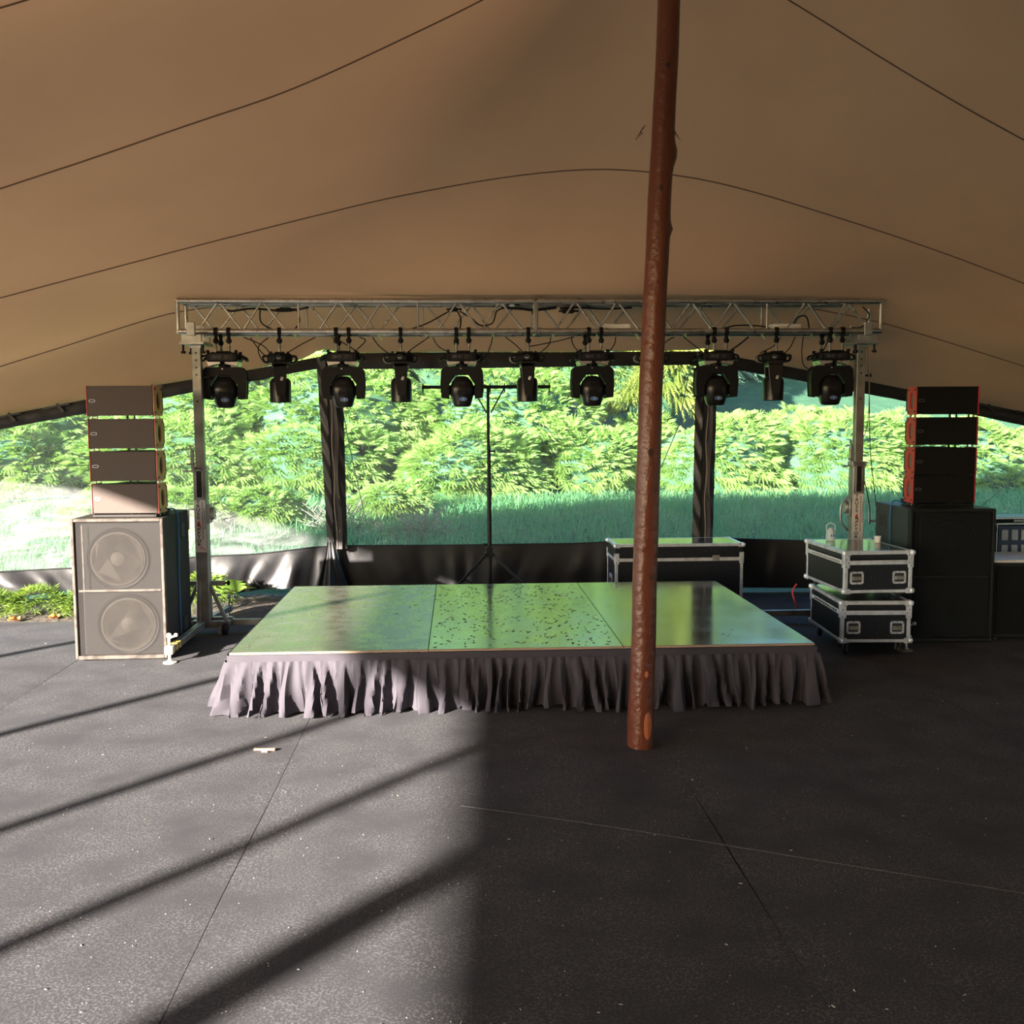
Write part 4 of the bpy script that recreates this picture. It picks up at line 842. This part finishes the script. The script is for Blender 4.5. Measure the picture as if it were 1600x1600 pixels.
# ------------------------------------------------------------------ road cases
def case(name, loc, rz, W, D, H, label, grp, z0=0., lid=.10, casters=0., handles=2, strip=None, latches=(), side_handles=False):
    rt = empty(name, loc, rz, label, 'road case', grp); e = .026
    zb = z0 + casters; zt = zb + H; zs = zt - lid
    MB().bx(0, W, 0, D, zb, zs - .004, .003).build('body', 'case', rt); l_ = MB().bx(0, W, 0, D, zs + .004, zt, .003).build('lid', 'case', rt)
    MB().bx(e, W - e, e, D - e, zt, zt + .002).build('lid_panel', 'case_top', l_)
    for x in (0, W):
        for y in (0, D):
            f = MB(); sx = -.003 if x == 0 else .003; sy = -.003 if y == 0 else .003
            f.bx(x + sx, x - math.copysign(e, sx), y + sy, y - math.copysign(e, sy), zb, zs - .004, .002); f.build('corner_edge', 'case_alu', rt)
    def rim(z_a, z_b, nm, pr, d=.004):
        g_ = MB(); g_.bx(-d, W + d, -d, .004, z_a, z_b, .001); g_.bx(-d, W + d, D - .004, D + d, z_a, z_b, .001); g_.bx(-d, .004, -d, D + d, z_a, z_b, .001); g_.bx(W - .004, W + d, -d, D + d, z_a, z_b, .001); g_.build(nm, 'case_alu', pr)
    rim(zb, zb + .022, 'bottom_rail', rt); rim(zt - .024, zt + .0015, 'top_rail', l_)
    g_ = MB(); g_.bx(-.004, W + .004, -.004, e, zt, zt + .003); g_.bx(-.004, W + .004, D - e, D + .004, zt, zt + .003); g_.bx(-.004, e, e, D - e, zt, zt + .003); g_.bx(W - e, W + .004, e, D - e, zt, zt + .003); g_.build('top_edge', 'case_alu', l_)
    rim(zs - .036, zs - .003, 'tongue_rail', rt, .006)
    for x in (0, W):
        for y in (0, D):
            for z, pr in ((zb + .012, rt), (zt - .012, l_)):
                b = MB(); b.lathe([(0, -.02), (.016, -.016), (.022, 0), (.016, .016), (0, .02)], (x + (.002 if x else -.002), y + (.002 if y else -.002), z), n=10)
                sx = 1 if x == 0 else -1; sy = 1 if y == 0 else -1
                b.bx(x - sx * .005, x + sx * .045, y - sy * .006, y - sy * .002, z - .02, z + .02, .001); b.bx(x - sx * .006, x - sx * .002, y - sy * .005, y + sy * .045, z - .02, z + .02, .001); b.build('ball_corner', 'case_alu', pr, smooth=True)
            b = MB(); sx = 1 if x == 0 else -1; sy = 1 if y == 0 else -1
            b.bx(x - sx * .007, x + sx * .036, y - sy * .009, y - sy * .004, zs - .06, zs + .045, .001); b.bx(x - sx * .009, x - sx * .004, y - sy * .007, y + sy * .036, zs - .06, zs + .045, .001); b.build('corner_brace', 'case_alu', rt)
            rv = MB()
            for q in range(4): rv.lathe([(0, -.003), (.004, -.002), (.004, 0)], (x + sx * (.010 + .018 * (q % 2)), y - sy * .009, zs - .05 + .028 * q), 'y', 8)
            rv.build('rivet', 'ink', rt)
    zh = zb + (zs - zb) * .46
    for i in range(handles):
        hx = W * (.18 if i == 0 else .81) if handles > 1 else W / 2; w_, h_ = .052, .048
        o_ = [(hx - w_, zh - h_ + .01), (hx - w_ + .01, zh - h_), (hx + w_ - .01, zh - h_), (hx + w_, zh - h_ + .01), (hx + w_, zh + h_ - .01), (hx + w_ - .01, zh + h_), (hx - w_ + .01, zh + h_), (hx - w_, zh + h_ - .01)]
        i_ = [(hx + (p[0] - hx) * .74, zh + (p[1] - zh) * .70) for p in o_]; d = MB().ring(o_, i_, -.008, -.001); hh = d.build('handle_dish', 'case_alu', rt)
        MB().prism(i_, -.002, .0).build('dish_floor', 'ink', hh); gmb = MB().bx(hx - .036, hx + .036, -.020, -.006, zh - .018, zh + .014, .005); gmb.build('grip', 'dull_alu', hh)
        rv = MB()
        for p in o_[::2] + [(hx, zh + h_), (hx, zh - h_)]: rv.lathe([(0, -.003), (.004, -.002), (.004, 0)], (hx + (p[0] - hx) * .9, -.008, zh + (p[1] - zh) * .9), 'y', 6)
        rv.build('rivet', 'ink', hh)
    for lx in latches:
        q = MB(); q.bx(lx - .035, lx + .035, -.012, -.003, zs - .03, zs + .02, .003); q.lathe([(0, -.006), (.016, -.006), (.016, 0)], (lx, -.012, zs - .005), 'y', 12); q.build('latch', 'galv', rt)
    if strip:
        q = MB().bx(-.0085, -.0065, D * .06, D * .88, zs - .030, zs - .006); s_ = q.build('label_strip', 'sticker', rt); tt = MB(); rr = random.Random(strip); y = D * .1
        while y < D * .82:
            l2 = rr.uniform(.02, .05) if strip == 2 else rr.uniform(.006, .012); tt.bx(-.0095, -.0084, y, y + l2, zs - .027, zs - .010 if strip == 2 else zs - .014); y += l2 + (.014 if strip == 2 else .01)
        tt.build('worn_print', 'ink' if strip == 2 else 'grey_print', s_)
    if side_handles:
        o_ = [(D * .5 + a * .075, zh + b * .06) for a, b in ((-1, -1), (1, -1), (1, 1), (-1, 1))]; i_ = [(D * .5 + a * .05, zh + b * .04) for a, b in ((-1, -1), (1, -1), (1, 1), (-1, 1))]
        d = MB().ring(o_, i_, -.007, -.001, 'yz'); hh = d.build('handle_dish', 'case_alu', rt); MB().bx(-.012, -.005, D * .5 - .045, D * .5 + .045, zh - .012, zh + .012, .003).build('grip', 'rubber', hh)
    if casters:
        for x in (.06, W - .06):
            for y in (.07, D - .07):
                q = MB().lathe([(0, -.014), (.036, -.014), (.04, -.008), (.04, .008), (.036, .014), (0, .014)], (x, y + .015, z0 + .041), 'x', 16); wq = q.build('caster_wheel', 'rubber', rt, smooth=True)
                q = MB(); q.bx(x - .03, x + .03, y - .03, y + .03, z0 + casters - .012, z0 + casters, .002)
                for a in (-1, 1): q.prism([(y - .018, z0 + casters - .01), (y + .022, z0 + casters - .01), (y + .024, z0 + .036), (y + .006, z0 + .036)], x + a * .016 - .0015, x + a * .016 + .0015, 'yz')
                q.build('caster_fork', 'galv', wq)
    return rt
case('road_case', (1.505, 9.76, 0), R(0), 1.25, .52, .585, 'long black road case with aluminium edges standing behind the stage', None, lid=.13, handles=0, latches=(.985,), side_handles=True)
case('road_case', (2.865, 7.47, 0), R(-3.5), .52, .80, .31, 'lower of two stacked black road cases at the right, on wheels on the carpet', 'stacked road cases', casters=.11, lid=.065, strip=2)
case('road_case', (2.895, 7.50, .4235), R(1.5), .525, .78, .315, 'upper of two stacked black road cases at the right, its label strip faded', 'stacked road cases', casters=.055, lid=.065, strip=5)

def lantern():
    rt = empty('plastic_lantern', (3.03, 8.17, .7975), 0, 'small cloudy white jug with a loop handle on the upper stacked case', 'jug')
    MB().lathe([(0, 0), (.036, 0), (.038, .01), (.036, .075), (.02, .095), (.018, .105), (0, .107)], n=18).build('body', 'translucent', rt, smooth=True)
    MB().tube(curve_pts([(-.034, 0, .08), (-.034, 0, .125), (0, 0, .145), (.034, 0, .125), (.034, 0, .08)], 6), .0035, 6).build('handle', 'white', rt, smooth=True)
    m = MB(); m.box((-.008, -.038, .045), (.010, .004, .02)); m.box((.012, -.038, .045), (.008, .004, .02)); m.build('print', 'badge_blue', rt)
lantern()
def tub(x, y, z, r, h, label):
    rt = empty('plastic_tub', (x, y, z), 0, label, 'tub'); MB().lathe([(0, 0), (r * .9, 0), (r, h * .9), (r, h), (0, h)], n=18).build('body', 'white', rt, smooth=True); MB().lathe([(r * 1.06, h * .86), (r * 1.08, h * 1.02), (0, h * 1.05)], n=18).build('lid', 'white', rt, smooth=True)
tub(3.36, 8.02, .7975, .026, .05, 'small white lidded tub at the back right of the upper stacked case')

# right-edge equipment: low black cabinet and open distribution case
rt = empty('stage_monitor', (4.55, 7.93, 0), R(-3), 'black cabinet with a pale top at the right edge, beside the big speaker', 'cabinet')
MB().bx(-.26, .34, 0, .5, .02, .63, .006).build('cabinet', 'dark_sub', rt); MB().bx(-.27, .35, -.012, .51, .63, .652, .004).build('top_board', 'sticker', rt); MB().bx(-.24, .32, -.006, 0, .05, .60, .003).build('grille', 'black_grille', rt)
for a in (-.22, .30):
    for b in (.04, .46): MB().lathe([(.02, 0), (.02, .02)], (a, b, 0), n=10).build('foot', 'rubber', rt)
rt = empty('distribution_case', (4.74, 8.75, 0), 0, 'upright open road case with a panel of pale socket modules at the right edge', 'road case')
MB().bx(-.02, .66, .03, .40, 0, .50, .004).build('lower_case', 'case', rt)
uc = MB(); uc.bx(-.02, .66, .36, .40, .50, .90, .003); uc.bx(-.02, .0, .04, .36, .50, .90, .003); uc.bx(.64, .66, .04, .36, .50, .90, .003); uc.bx(-.02, .66, .04, .40, .885, .905, .003); u_ = uc.build('shell', 'case', rt)
q = MB(); q.bx(-.025, .665, .03, .038, .895, .912, .002); q.bx(-.025, .665, .03, .038, .845, .862, .002); q.bx(-.028, -.012, .025, .04, .0, .91, .002); q.bx(.01, .02, .025, .04, .52, .86, .002); q.bx(-.025, .665, .03, .038, .48, .50, .002); q.bx(-.02, .66, -.02, .03, .49, .505, .002); q.build('alu_edge', 'alu', rt)
MB().bx(.16, .26, .02, .03, .868, .892, .003).build('latch', 'galv', rt)
p_ = MB().bx(.04, .62, .05, .07, .53, .835, .003).build('socket_panel', 'blue_panel', rt)
for r in range(2):
    for c_ in range(6):
        md = MB(); x = .065 + c_ * .09; z = .57 + r * .135; md.bx(x, x + .06, .038, .051, z, z + .095, .004); mo = md.build('socket_module', 'cold_grey', rt)
MB().tube(curve_pts([(.05, .0, .515), (.12, -.02, .52), (.2, .0, .515), (.3, -.03, .52)], 6), .008, 6).build('lead', 'blue', rt, smooth=True)

# ------------------------------------------------------------------ small things on the floor
def thin(name, pts, t, m, label, cat, grp=None, z=0): o = MB().prism(pts, z, z + t, 'xy').build(name, m); return tag(o, label, cat, grp)
thin('wood_chip', [(-1.135, 5.525), (-1.02, 5.515), (-1.018, 5.535), (-1.09, 5.537), (-1.133, 5.543)], .008, 'chip', 'flat orange wood splinter lying on the sunlit carpet', 'wood chip', z=.003)
thin('wood_chip', [(-1.085, 5.49), (-1.055, 5.488), (-1.055, 5.498), (-1.085, 5.50)], .006, 'chip', 'tiny wood crumb lying beside the larger orange splinter', 'wood chip', z=.003)
for lx, ly, s_, lab in ((-4.02, 9.33, .06, 'curled orange leaf on the carpet edge below the left plants'), (-3.70, 9.42, .055, 'brown dry leaf half under the left plants')):
    rr = random.Random(int(lx * 100)); pts = [(lx + s_ * (1 + .25 * rr.uniform(-1, 1)) * math.cos(2 * math.pi * i / 14) * .8, ly + s_ * (1 + .3 * rr.uniform(-1, 1)) * math.sin(2 * math.pi * i / 14)) for i in range(14)]
    rl = empty('fallen_leaf', (lx, ly, .004), 0, lab, 'leaf'); m_ = MB(); c0 = (0, 0, .015); V_ = [c0] + [(p[0] - lx, p[1] - ly, .01 + .035 * abs(math.sin(i * .9))) for i, p in enumerate(pts)]
    m_.add(V_, [(0, i + 1, (i + 1) % 14 + 1) for i in range(14)]); m_.build('blade', 'leaf_orange', rl); MB().tube([(0, 0, .015), (.03, .05, .02), (.05, .09, .004)], .002, 5).build('stalk', 'bark', rl)
# litter specks (uncountable)
b = MB(); rr = random.Random(9)
for i in range(420):
    Y_ = 2.9 + 6 * rr.random() ** 1.5; X_ = rr.uniform(-.48, .5) * Y_ + .05 * Y_
    if SX0 - .2 < X_ < SX1 + .2 and Y_ > 6.0: continue
    a = rr.uniform(0, 3.14); l_ = rr.uniform(.0015, .004) if rr.random() < .85 else rr.uniform(.006, .014); b.box((X_, Y_, .0045), (l_, .0017, .0016), Matrix.Rotation(a, 3, 'Z'))
tag(b.build('litter', 'bits'), 'tiny pale specks of litter scattered over the carpet', 'litter', kind='stuff')
# faint drag line on the carpet
tag(MB().tube([(-.006 + (2.7 + .006) * t + .012 * math.sin(t * 9), 4.646 + (3.36 - 4.646) * t + .02 * math.sin(t * 5), .003) for t in [i / 40 for i in range(41)]], .0009, 5).build('thread', 'rope'), 'thin grey thread lying across the shaded carpet', 'thread')
thr = MB().tube([(3.0, 8.86, .05), (3.0, 8.86, .12), (3.02, 8.85, .2)], .01, 6)
cable([(2.80, 8.30, .42), (2.76, 8.28, .36), (2.78, 8.26, .27), (2.81, 8.28, .22)], 'red cable end sticking out behind the lower stacked road case', .008, 'red_ink', group='red cable')
# scattered dirt flecks on the decks
b = MB()
for i in range(480):
    X_ = rr.uniform(-.17, 1.0) if i < 400 else rr.uniform(SX0 + .05, SX1 - .05); Y_ = rr.uniform(SY0 + .05, SY1 - .05); l_ = rr.uniform(.005, .022)
    b.box((X_, Y_, SZ + .0012), (l_, rr.uniform(.004, .010), .002), Matrix.Rotation(rr.gauss(0, .5), 3, 'Z'))
tag(b.build('dirt_flecks', 'knot'), 'dark flecks of dirt scattered on the stage decks', 'dirt', kind='stuff')

# ------------------------------------------------------------------ guy ropes outside
def rope(name, chains, label):
    m_ = MB()
    for c_ in chains: m_.tube(c_, .0055, 6)
    tag(m_.build(name, 'rope', smooth=True), label, 'rope', 'guy ropes outside')
rope('guy_rope', [[(2.42, 10.62, 2.38), (2.593, 12, 1.70)], [(2.80, 10.62, 2.40), (2.593, 12, 1.70)], [(2.593, 12, 1.70), (2.45, 13.1, .80)]], 'Y-shaped guy rope outside the centre window, right of the wooden pole')
rope('guy_rope', [[(-1.26, 10.62, 2.38), (-1.21, 11.5, 1.50), (-1.12, 12.4, .55)]], 'thin guy rope outside, just right of the left black pillar')
rope('guy_rope', [[(6.9, 10.3, 1.62), (6.52, 11.5, 1.18), (6.1, 12.4, .35)]], 'thin guy rope outside the right window at the right edge')

# ------------------------------------------------------------------ foliage
def mesh_np(name, V, tris, m, parent=None):
    me = bpy.data.meshes.new(name); nv, nt_ = len(V), len(tris)
    me.vertices.add(nv); me.vertices.foreach_set('co', V.astype(np.float32).ravel())
    me.loops.add(nt_ * 3); me.loops.foreach_set('vertex_index', tris.astype(np.int32).ravel())
    me.polygons.add(nt_); me.polygons.foreach_set('loop_start', np.arange(0, nt_ * 3, 3, dtype=np.int32)); me.polygons.foreach_set('loop_total', np.full(nt_, 3, dtype=np.int32))
    me.update(calc_edges=True); me.materials.append(MT[m]); o = bpy.data.objects.new(name, me); COL.objects.link(o)
    if parent: o.parent = parent
    return o
def norm(a): return a / (np.linalg.norm(a, axis=-1, keepdims=True) + 1e-9)
def plume_template(fr=5, lf=9, L=1.):
    """a flat feathery spray in local (u along, v across, w up): list of triangles"""
    T = []
    for f in range(fr):
        a = (f / (fr - 1) - .5) * 1.5; l_ = L * (1 - .35 * abs(a)); dx, dy = math.cos(a), math.sin(a)
        T.append([(0, 0, 0), (dx * l_ + .0, dy * l_, -.12 * l_), (dx * l_ * .5 - dy * .03, dy * l_ * .5 + dx * .03, .02)])
        for k in range(lf):
            t = .2 + .8 * k / lf; bx_, by_ = dx * l_ * t, dy * l_ * t; bz = .08 * math.sin(t * 3) - .14 * t * t
            for s in (-1, 1):
                b_ = a + s * .75; q = .22 * (1 - .55 * t) * L; w_ = .022
                T.append([(bx_ - dx * w_, by_ - dy * w_, bz), (bx_ + dx * w_, by_ + dy * w_, bz), (bx_ + math.cos(b_) * q, by_ + math.sin(b_) * q, bz - .03 + .02 * s)])
    return np.array(T)
TPL = plume_template(5, 9); TPS = plume_template(3, 6)
def bush(name, c, r, n, ps, m, label, cat='shrub', group=None, seed=0, front=True, tpl=None, core=True, droop=.25, lumps=11):
    g_ = np.random.default_rng(seed); tpl = TPL if tpl is None else tpl; c = np.array(c, float); r = np.array(r, float)
    rt = empty(name, tuple(c - [0, 0, r[2]]), 0, label, cat, group)
    # lumpy shell: directions over the upper / front part
    d = norm(g_.normal(size=(n * 3, 3))); keep = (d[:, 2] > -.55) & ((d[:, 1] < .35) if front else True); d = d[keep][:n]; n = len(d)
    lc = norm(g_.normal(size=(lumps, 3))); dots = d @ lc.T; amp = np.max(np.exp((dots - 1) * 9), axis=1)
    P = d * (.58 + .46 * amp[:, None] + g_.normal(0, .035, (n, 1))) * r
    out = norm(d / r * r.min() + np.array([0, -.1, .15])); fw = norm(out + g_.normal(0, .35, (n, 3)) + np.array([0, 0, .25])); fw[:, 2] *= .7; fw = norm(fw)
    up = norm(np.array([0, 0, 1.]) + out * .7 + g_.normal(0, .25, (n, 3))); sd = norm(np.cross(up, fw)); up = np.cross(fw, sd)
    sc_ = ps * g_.uniform(.6, 1.3, (n, 1, 1, 1)); t = tpl.reshape(1, -1, 3, 3) * sc_ + g_.normal(0, ps * .03, (n, 1, 3, 3)) * 0
    W_ = P[:, None, None, :] + t[..., 0:1] * fw[:, None, None, :] + t[..., 1:2] * sd[:, None, None, :] + t[..., 2:3] * up[:, None, None, :]
    W_[..., 2] -= droop * (t[..., 0] ** 2) / max(ps, .01)
    V_ = W_.reshape(-1, 3) + np.array([0, 0, r[2]])
    mesh_np('foliage', V_, np.arange(len(V_)).reshape(-1, 3), m, rt)
    if core:
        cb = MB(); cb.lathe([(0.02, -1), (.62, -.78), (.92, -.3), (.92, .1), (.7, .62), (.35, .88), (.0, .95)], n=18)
        cb.v = [(p[0] * r[0] * .74 * (1 + .12 * math.sin(5 * p[1] + seed)), p[1] * r[1] * .74, p[2] * r[2] * .74 + r[2]) for p in cb.v]; cb.build('shade_core', 'core', rt, smooth=True)
    return rt
GH = 'conifer shrubs on the bank behind the tent'
rb = np.random.default_rng(4); hs = []
ORD = ['first', 'second', 'third', 'fourth', 'fifth', 'sixth', 'seventh', 'eighth', 'ninth', 'tenth']
for i in range(10):     # front row
    hs.append((-9.2 + 2.25 * i + rb.uniform(-.2, .2), 16.3 + rb.uniform(-.3, .3) + (.9 if i > 4 else 0), .98 + rb.uniform(-.12, .15), 1.45, 1.0, .85 + rb.uniform(-.1, .1), 'front', i))
for i in range(9):      # middle row
    x = -9.8 + 2.6 * i; hs.append((x + rb.uniform(-.3, .3), 17.9 + (.8 if x > 2 else 0), 1.68 + rb.uniform(-.1, .15) - (.78 if x > 2.9 else 0), 1.7, 1.2, 1.0, 'middle', i))
for i in range(8):
    x = -10.5 + 2.7 * i
    if x > 3.4: continue
    hs.append((x, 19.6, 2.85 + rb.uniform(-.1, .2), 1.9, 1.3, 1.35, 'rear', i))
for k, (x, y, z, a, b_, c_, row, i) in enumerate(hs):
    bush('conifer_shrub', (x, y, z), (a, b_, c_), 1400, .19, 'hedge', 'sunlit yellow-green conifer shrub in the %s row behind the tent, %s from the left' % (row, ORD[i]), 'shrub', GH, seed=20 + k)
bush('golden_tree', (3.7, 19.2, 3.0), (.9, .9, 1.9), 420, .36, 'hedge_gold', 'golden feathery tree seen between the wooden pole and the right black pillar', 'tree', None, seed=77, droop=.7)
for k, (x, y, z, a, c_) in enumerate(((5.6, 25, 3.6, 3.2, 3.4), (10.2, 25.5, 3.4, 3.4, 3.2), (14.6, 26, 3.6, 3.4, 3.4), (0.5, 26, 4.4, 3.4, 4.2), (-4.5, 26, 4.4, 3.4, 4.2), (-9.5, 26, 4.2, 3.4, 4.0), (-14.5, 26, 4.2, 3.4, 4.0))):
    bush('background_tree', (x, y, z), (a, 1.8, c_), 420, .75, 'hedge_hazed', ['haze-tinted tree beyond the hedge, behind the right tent pillar', 'haze-tinted tree beyond the hedge, behind the right lift tower', 'haze-tinted tree beyond the hedge at the far right', 'dark tree beyond the hedge, behind the wooden pole', 'dark tree beyond the hedge, left of centre', 'dark tree beyond the hedge, behind the left tower', 'dark tree beyond the hedge at the far left'][k], 'tree', 'dark trees beyond the hedge', seed=90 + k)
for k, (x, y, q, lab) in enumerate(((-3.5, 13.7, .62, 'low shrub in half shade outside, between the left lift tower and the left black pillar'), (-2.6, 13.9, .55, 'low shrub in half shade outside, just left of the left black pillar'), (-1.0, 14.4, .55, 'low shaded shrub outside, just right of the left black pillar'), (-4.7, 13.7, .6, 'low shrub outside, behind the left lift tower'))):
    bush('low_shrub', (x, y, ground_z(x, y) + q * .55), (q, q * .7, q * .6), 700, .14, 'hedge', lab, 'shrub', None, seed=60 + k)
# twiggy bare shrubs low behind the centre window
for k, (x, y) in enumerate(((-.55, 13.2), (-1.5, 13.6))):
    g_ = random.Random(50 + k); m_ = MB()
    for q in range(46):
        a = g_.uniform(-1.1, 1.1); L_ = g_.uniform(.35, .75); b0 = Vector((g_.uniform(-.15, .15), g_.uniform(-.1, .1), 0)); d_ = Vector((math.sin(a), g_.uniform(-.4, .1), math.cos(a) * .9)); p1 = b0 + d_ * L_ * .5; p2 = b0 + d_ * L_ + Vector((0, 0, -.08 * abs(a)))
        m_.tube([b0, p1, p2], [.008, .006, .003], 4, False)
        for t in range(5): e = p1.lerp(p2, t / 5); m_.tube([e, e + Vector((g_.uniform(-.12, .12), -.03, g_.uniform(0, .12)))], .0035, 3, False)
    o = m_.build('twiggy_shrub', 'cord', fixn=False); o.location = (x, y, ground_z(x, y)); tag(o, ['bare twiggy shrub in the shade just right of the left pillar', 'bare twiggy shrub outside, just left of the left pillar'][k], 'shrub')
# long grass outside
ng = 48000; gx = rng.uniform(-8.5, 9.5, ng); gy = 10.95 + 5.2 * rng.random(ng) ** .8; gz = -.025 + np.minimum(np.maximum(0, gy - 11.3) * .12, .46)
gl_ = rng.uniform(.10, .40, ng); ga = rng.uniform(0, 6.28, ng); lean = rng.uniform(.5, 1.6, ng)
B0 = np.stack([gx, gy, gz], 1); wv = np.stack([np.cos(ga + 1.57), np.sin(ga + 1.57), np.zeros(ng)], 1) * .006
md = B0 + np.stack([np.cos(ga) * lean * gl_ * .35, np.sin(ga) * lean * gl_ * .35, gl_ * .62], 1); tp = B0 + np.stack([np.cos(ga) * lean * gl_, np.sin(ga) * lean * gl_, gl_ * (1 - .35 * lean)], 1)
V_ = np.stack([B0 - wv, B0 + wv, md, md - wv * .6, md + wv * .6, tp], 1).reshape(-1, 3); ix = np.arange(ng)[:, None] * 6
tr_ = np.concatenate([ix + [0, 1, 4], ix + [0, 4, 3], ix + [3, 4, 5]], 0)
tag(mesh_np('long_grass', V_, tr_, 'blade'), 'long grass growing on the bank behind the tent', 'grass', kind='stuff')
# plants poking in under the left wall
for k, (x, y, a, lab) in enumerate(((-4.28, 9.52, .36, 'low bright green plant at the left edge, under the tent wall'), (-3.86, 9.54, .34, 'low bright green plant between the left edge and the big grey speaker'), (-3.38, 9.56, .34, 'low bright green plant right behind the big grey speaker'), (-4.85, 9.50, .36, 'low green plant just outside the left of the frame'))):
    bush('garden_plant', (x, y, .14), (a, .20, .17), 520, .07, 'garden', lab, 'plant', 'low plants along the left tent wall', seed=130 + k, front=False, tpl=TPS, core=False, droop=.1, lumps=9)
bush('garden_plant', (-2.42, 9.78, .20), (.20, .18, .20), 200, .13, 'garden', 'bright green plant behind the left lift tower', 'plant', None, seed=140, front=False, tpl=TPS, core=False, lumps=7)
o = MB(); 
for q in range(9):
    a = -1.1 + q * .26; L_ = .30; pts = [(0, 0, .12), (math.sin(a) * L_ * .5, -.05, .12 + math.cos(a) * .16), (math.sin(a) * L_, -.08, .12 + math.cos(a) * .20 - .03)]
    for s in range(2):
        p, r2 = Vector(pts[s]), Vector(pts[s + 1]); w0, w1 = (.004, .018) if s == 0 else (.018, .001); sd_ = Vector((math.cos(a), 0, -math.sin(a)))
        o.add([p - sd_ * w0, p + sd_ * w0, r2 + sd_ * w1, r2 - sd_ * w1], [(0, 1, 2, 3)])
o.tube([(0, 0, 0), (0, 0, .13)], .008, 5)
pf = o.build('fan_palm', 'garden', fixn=False); pf.location = (-2.16, 9.72, .03); tag(pf, 'small fan of pointed green leaves right of the left lift tower', 'plant')
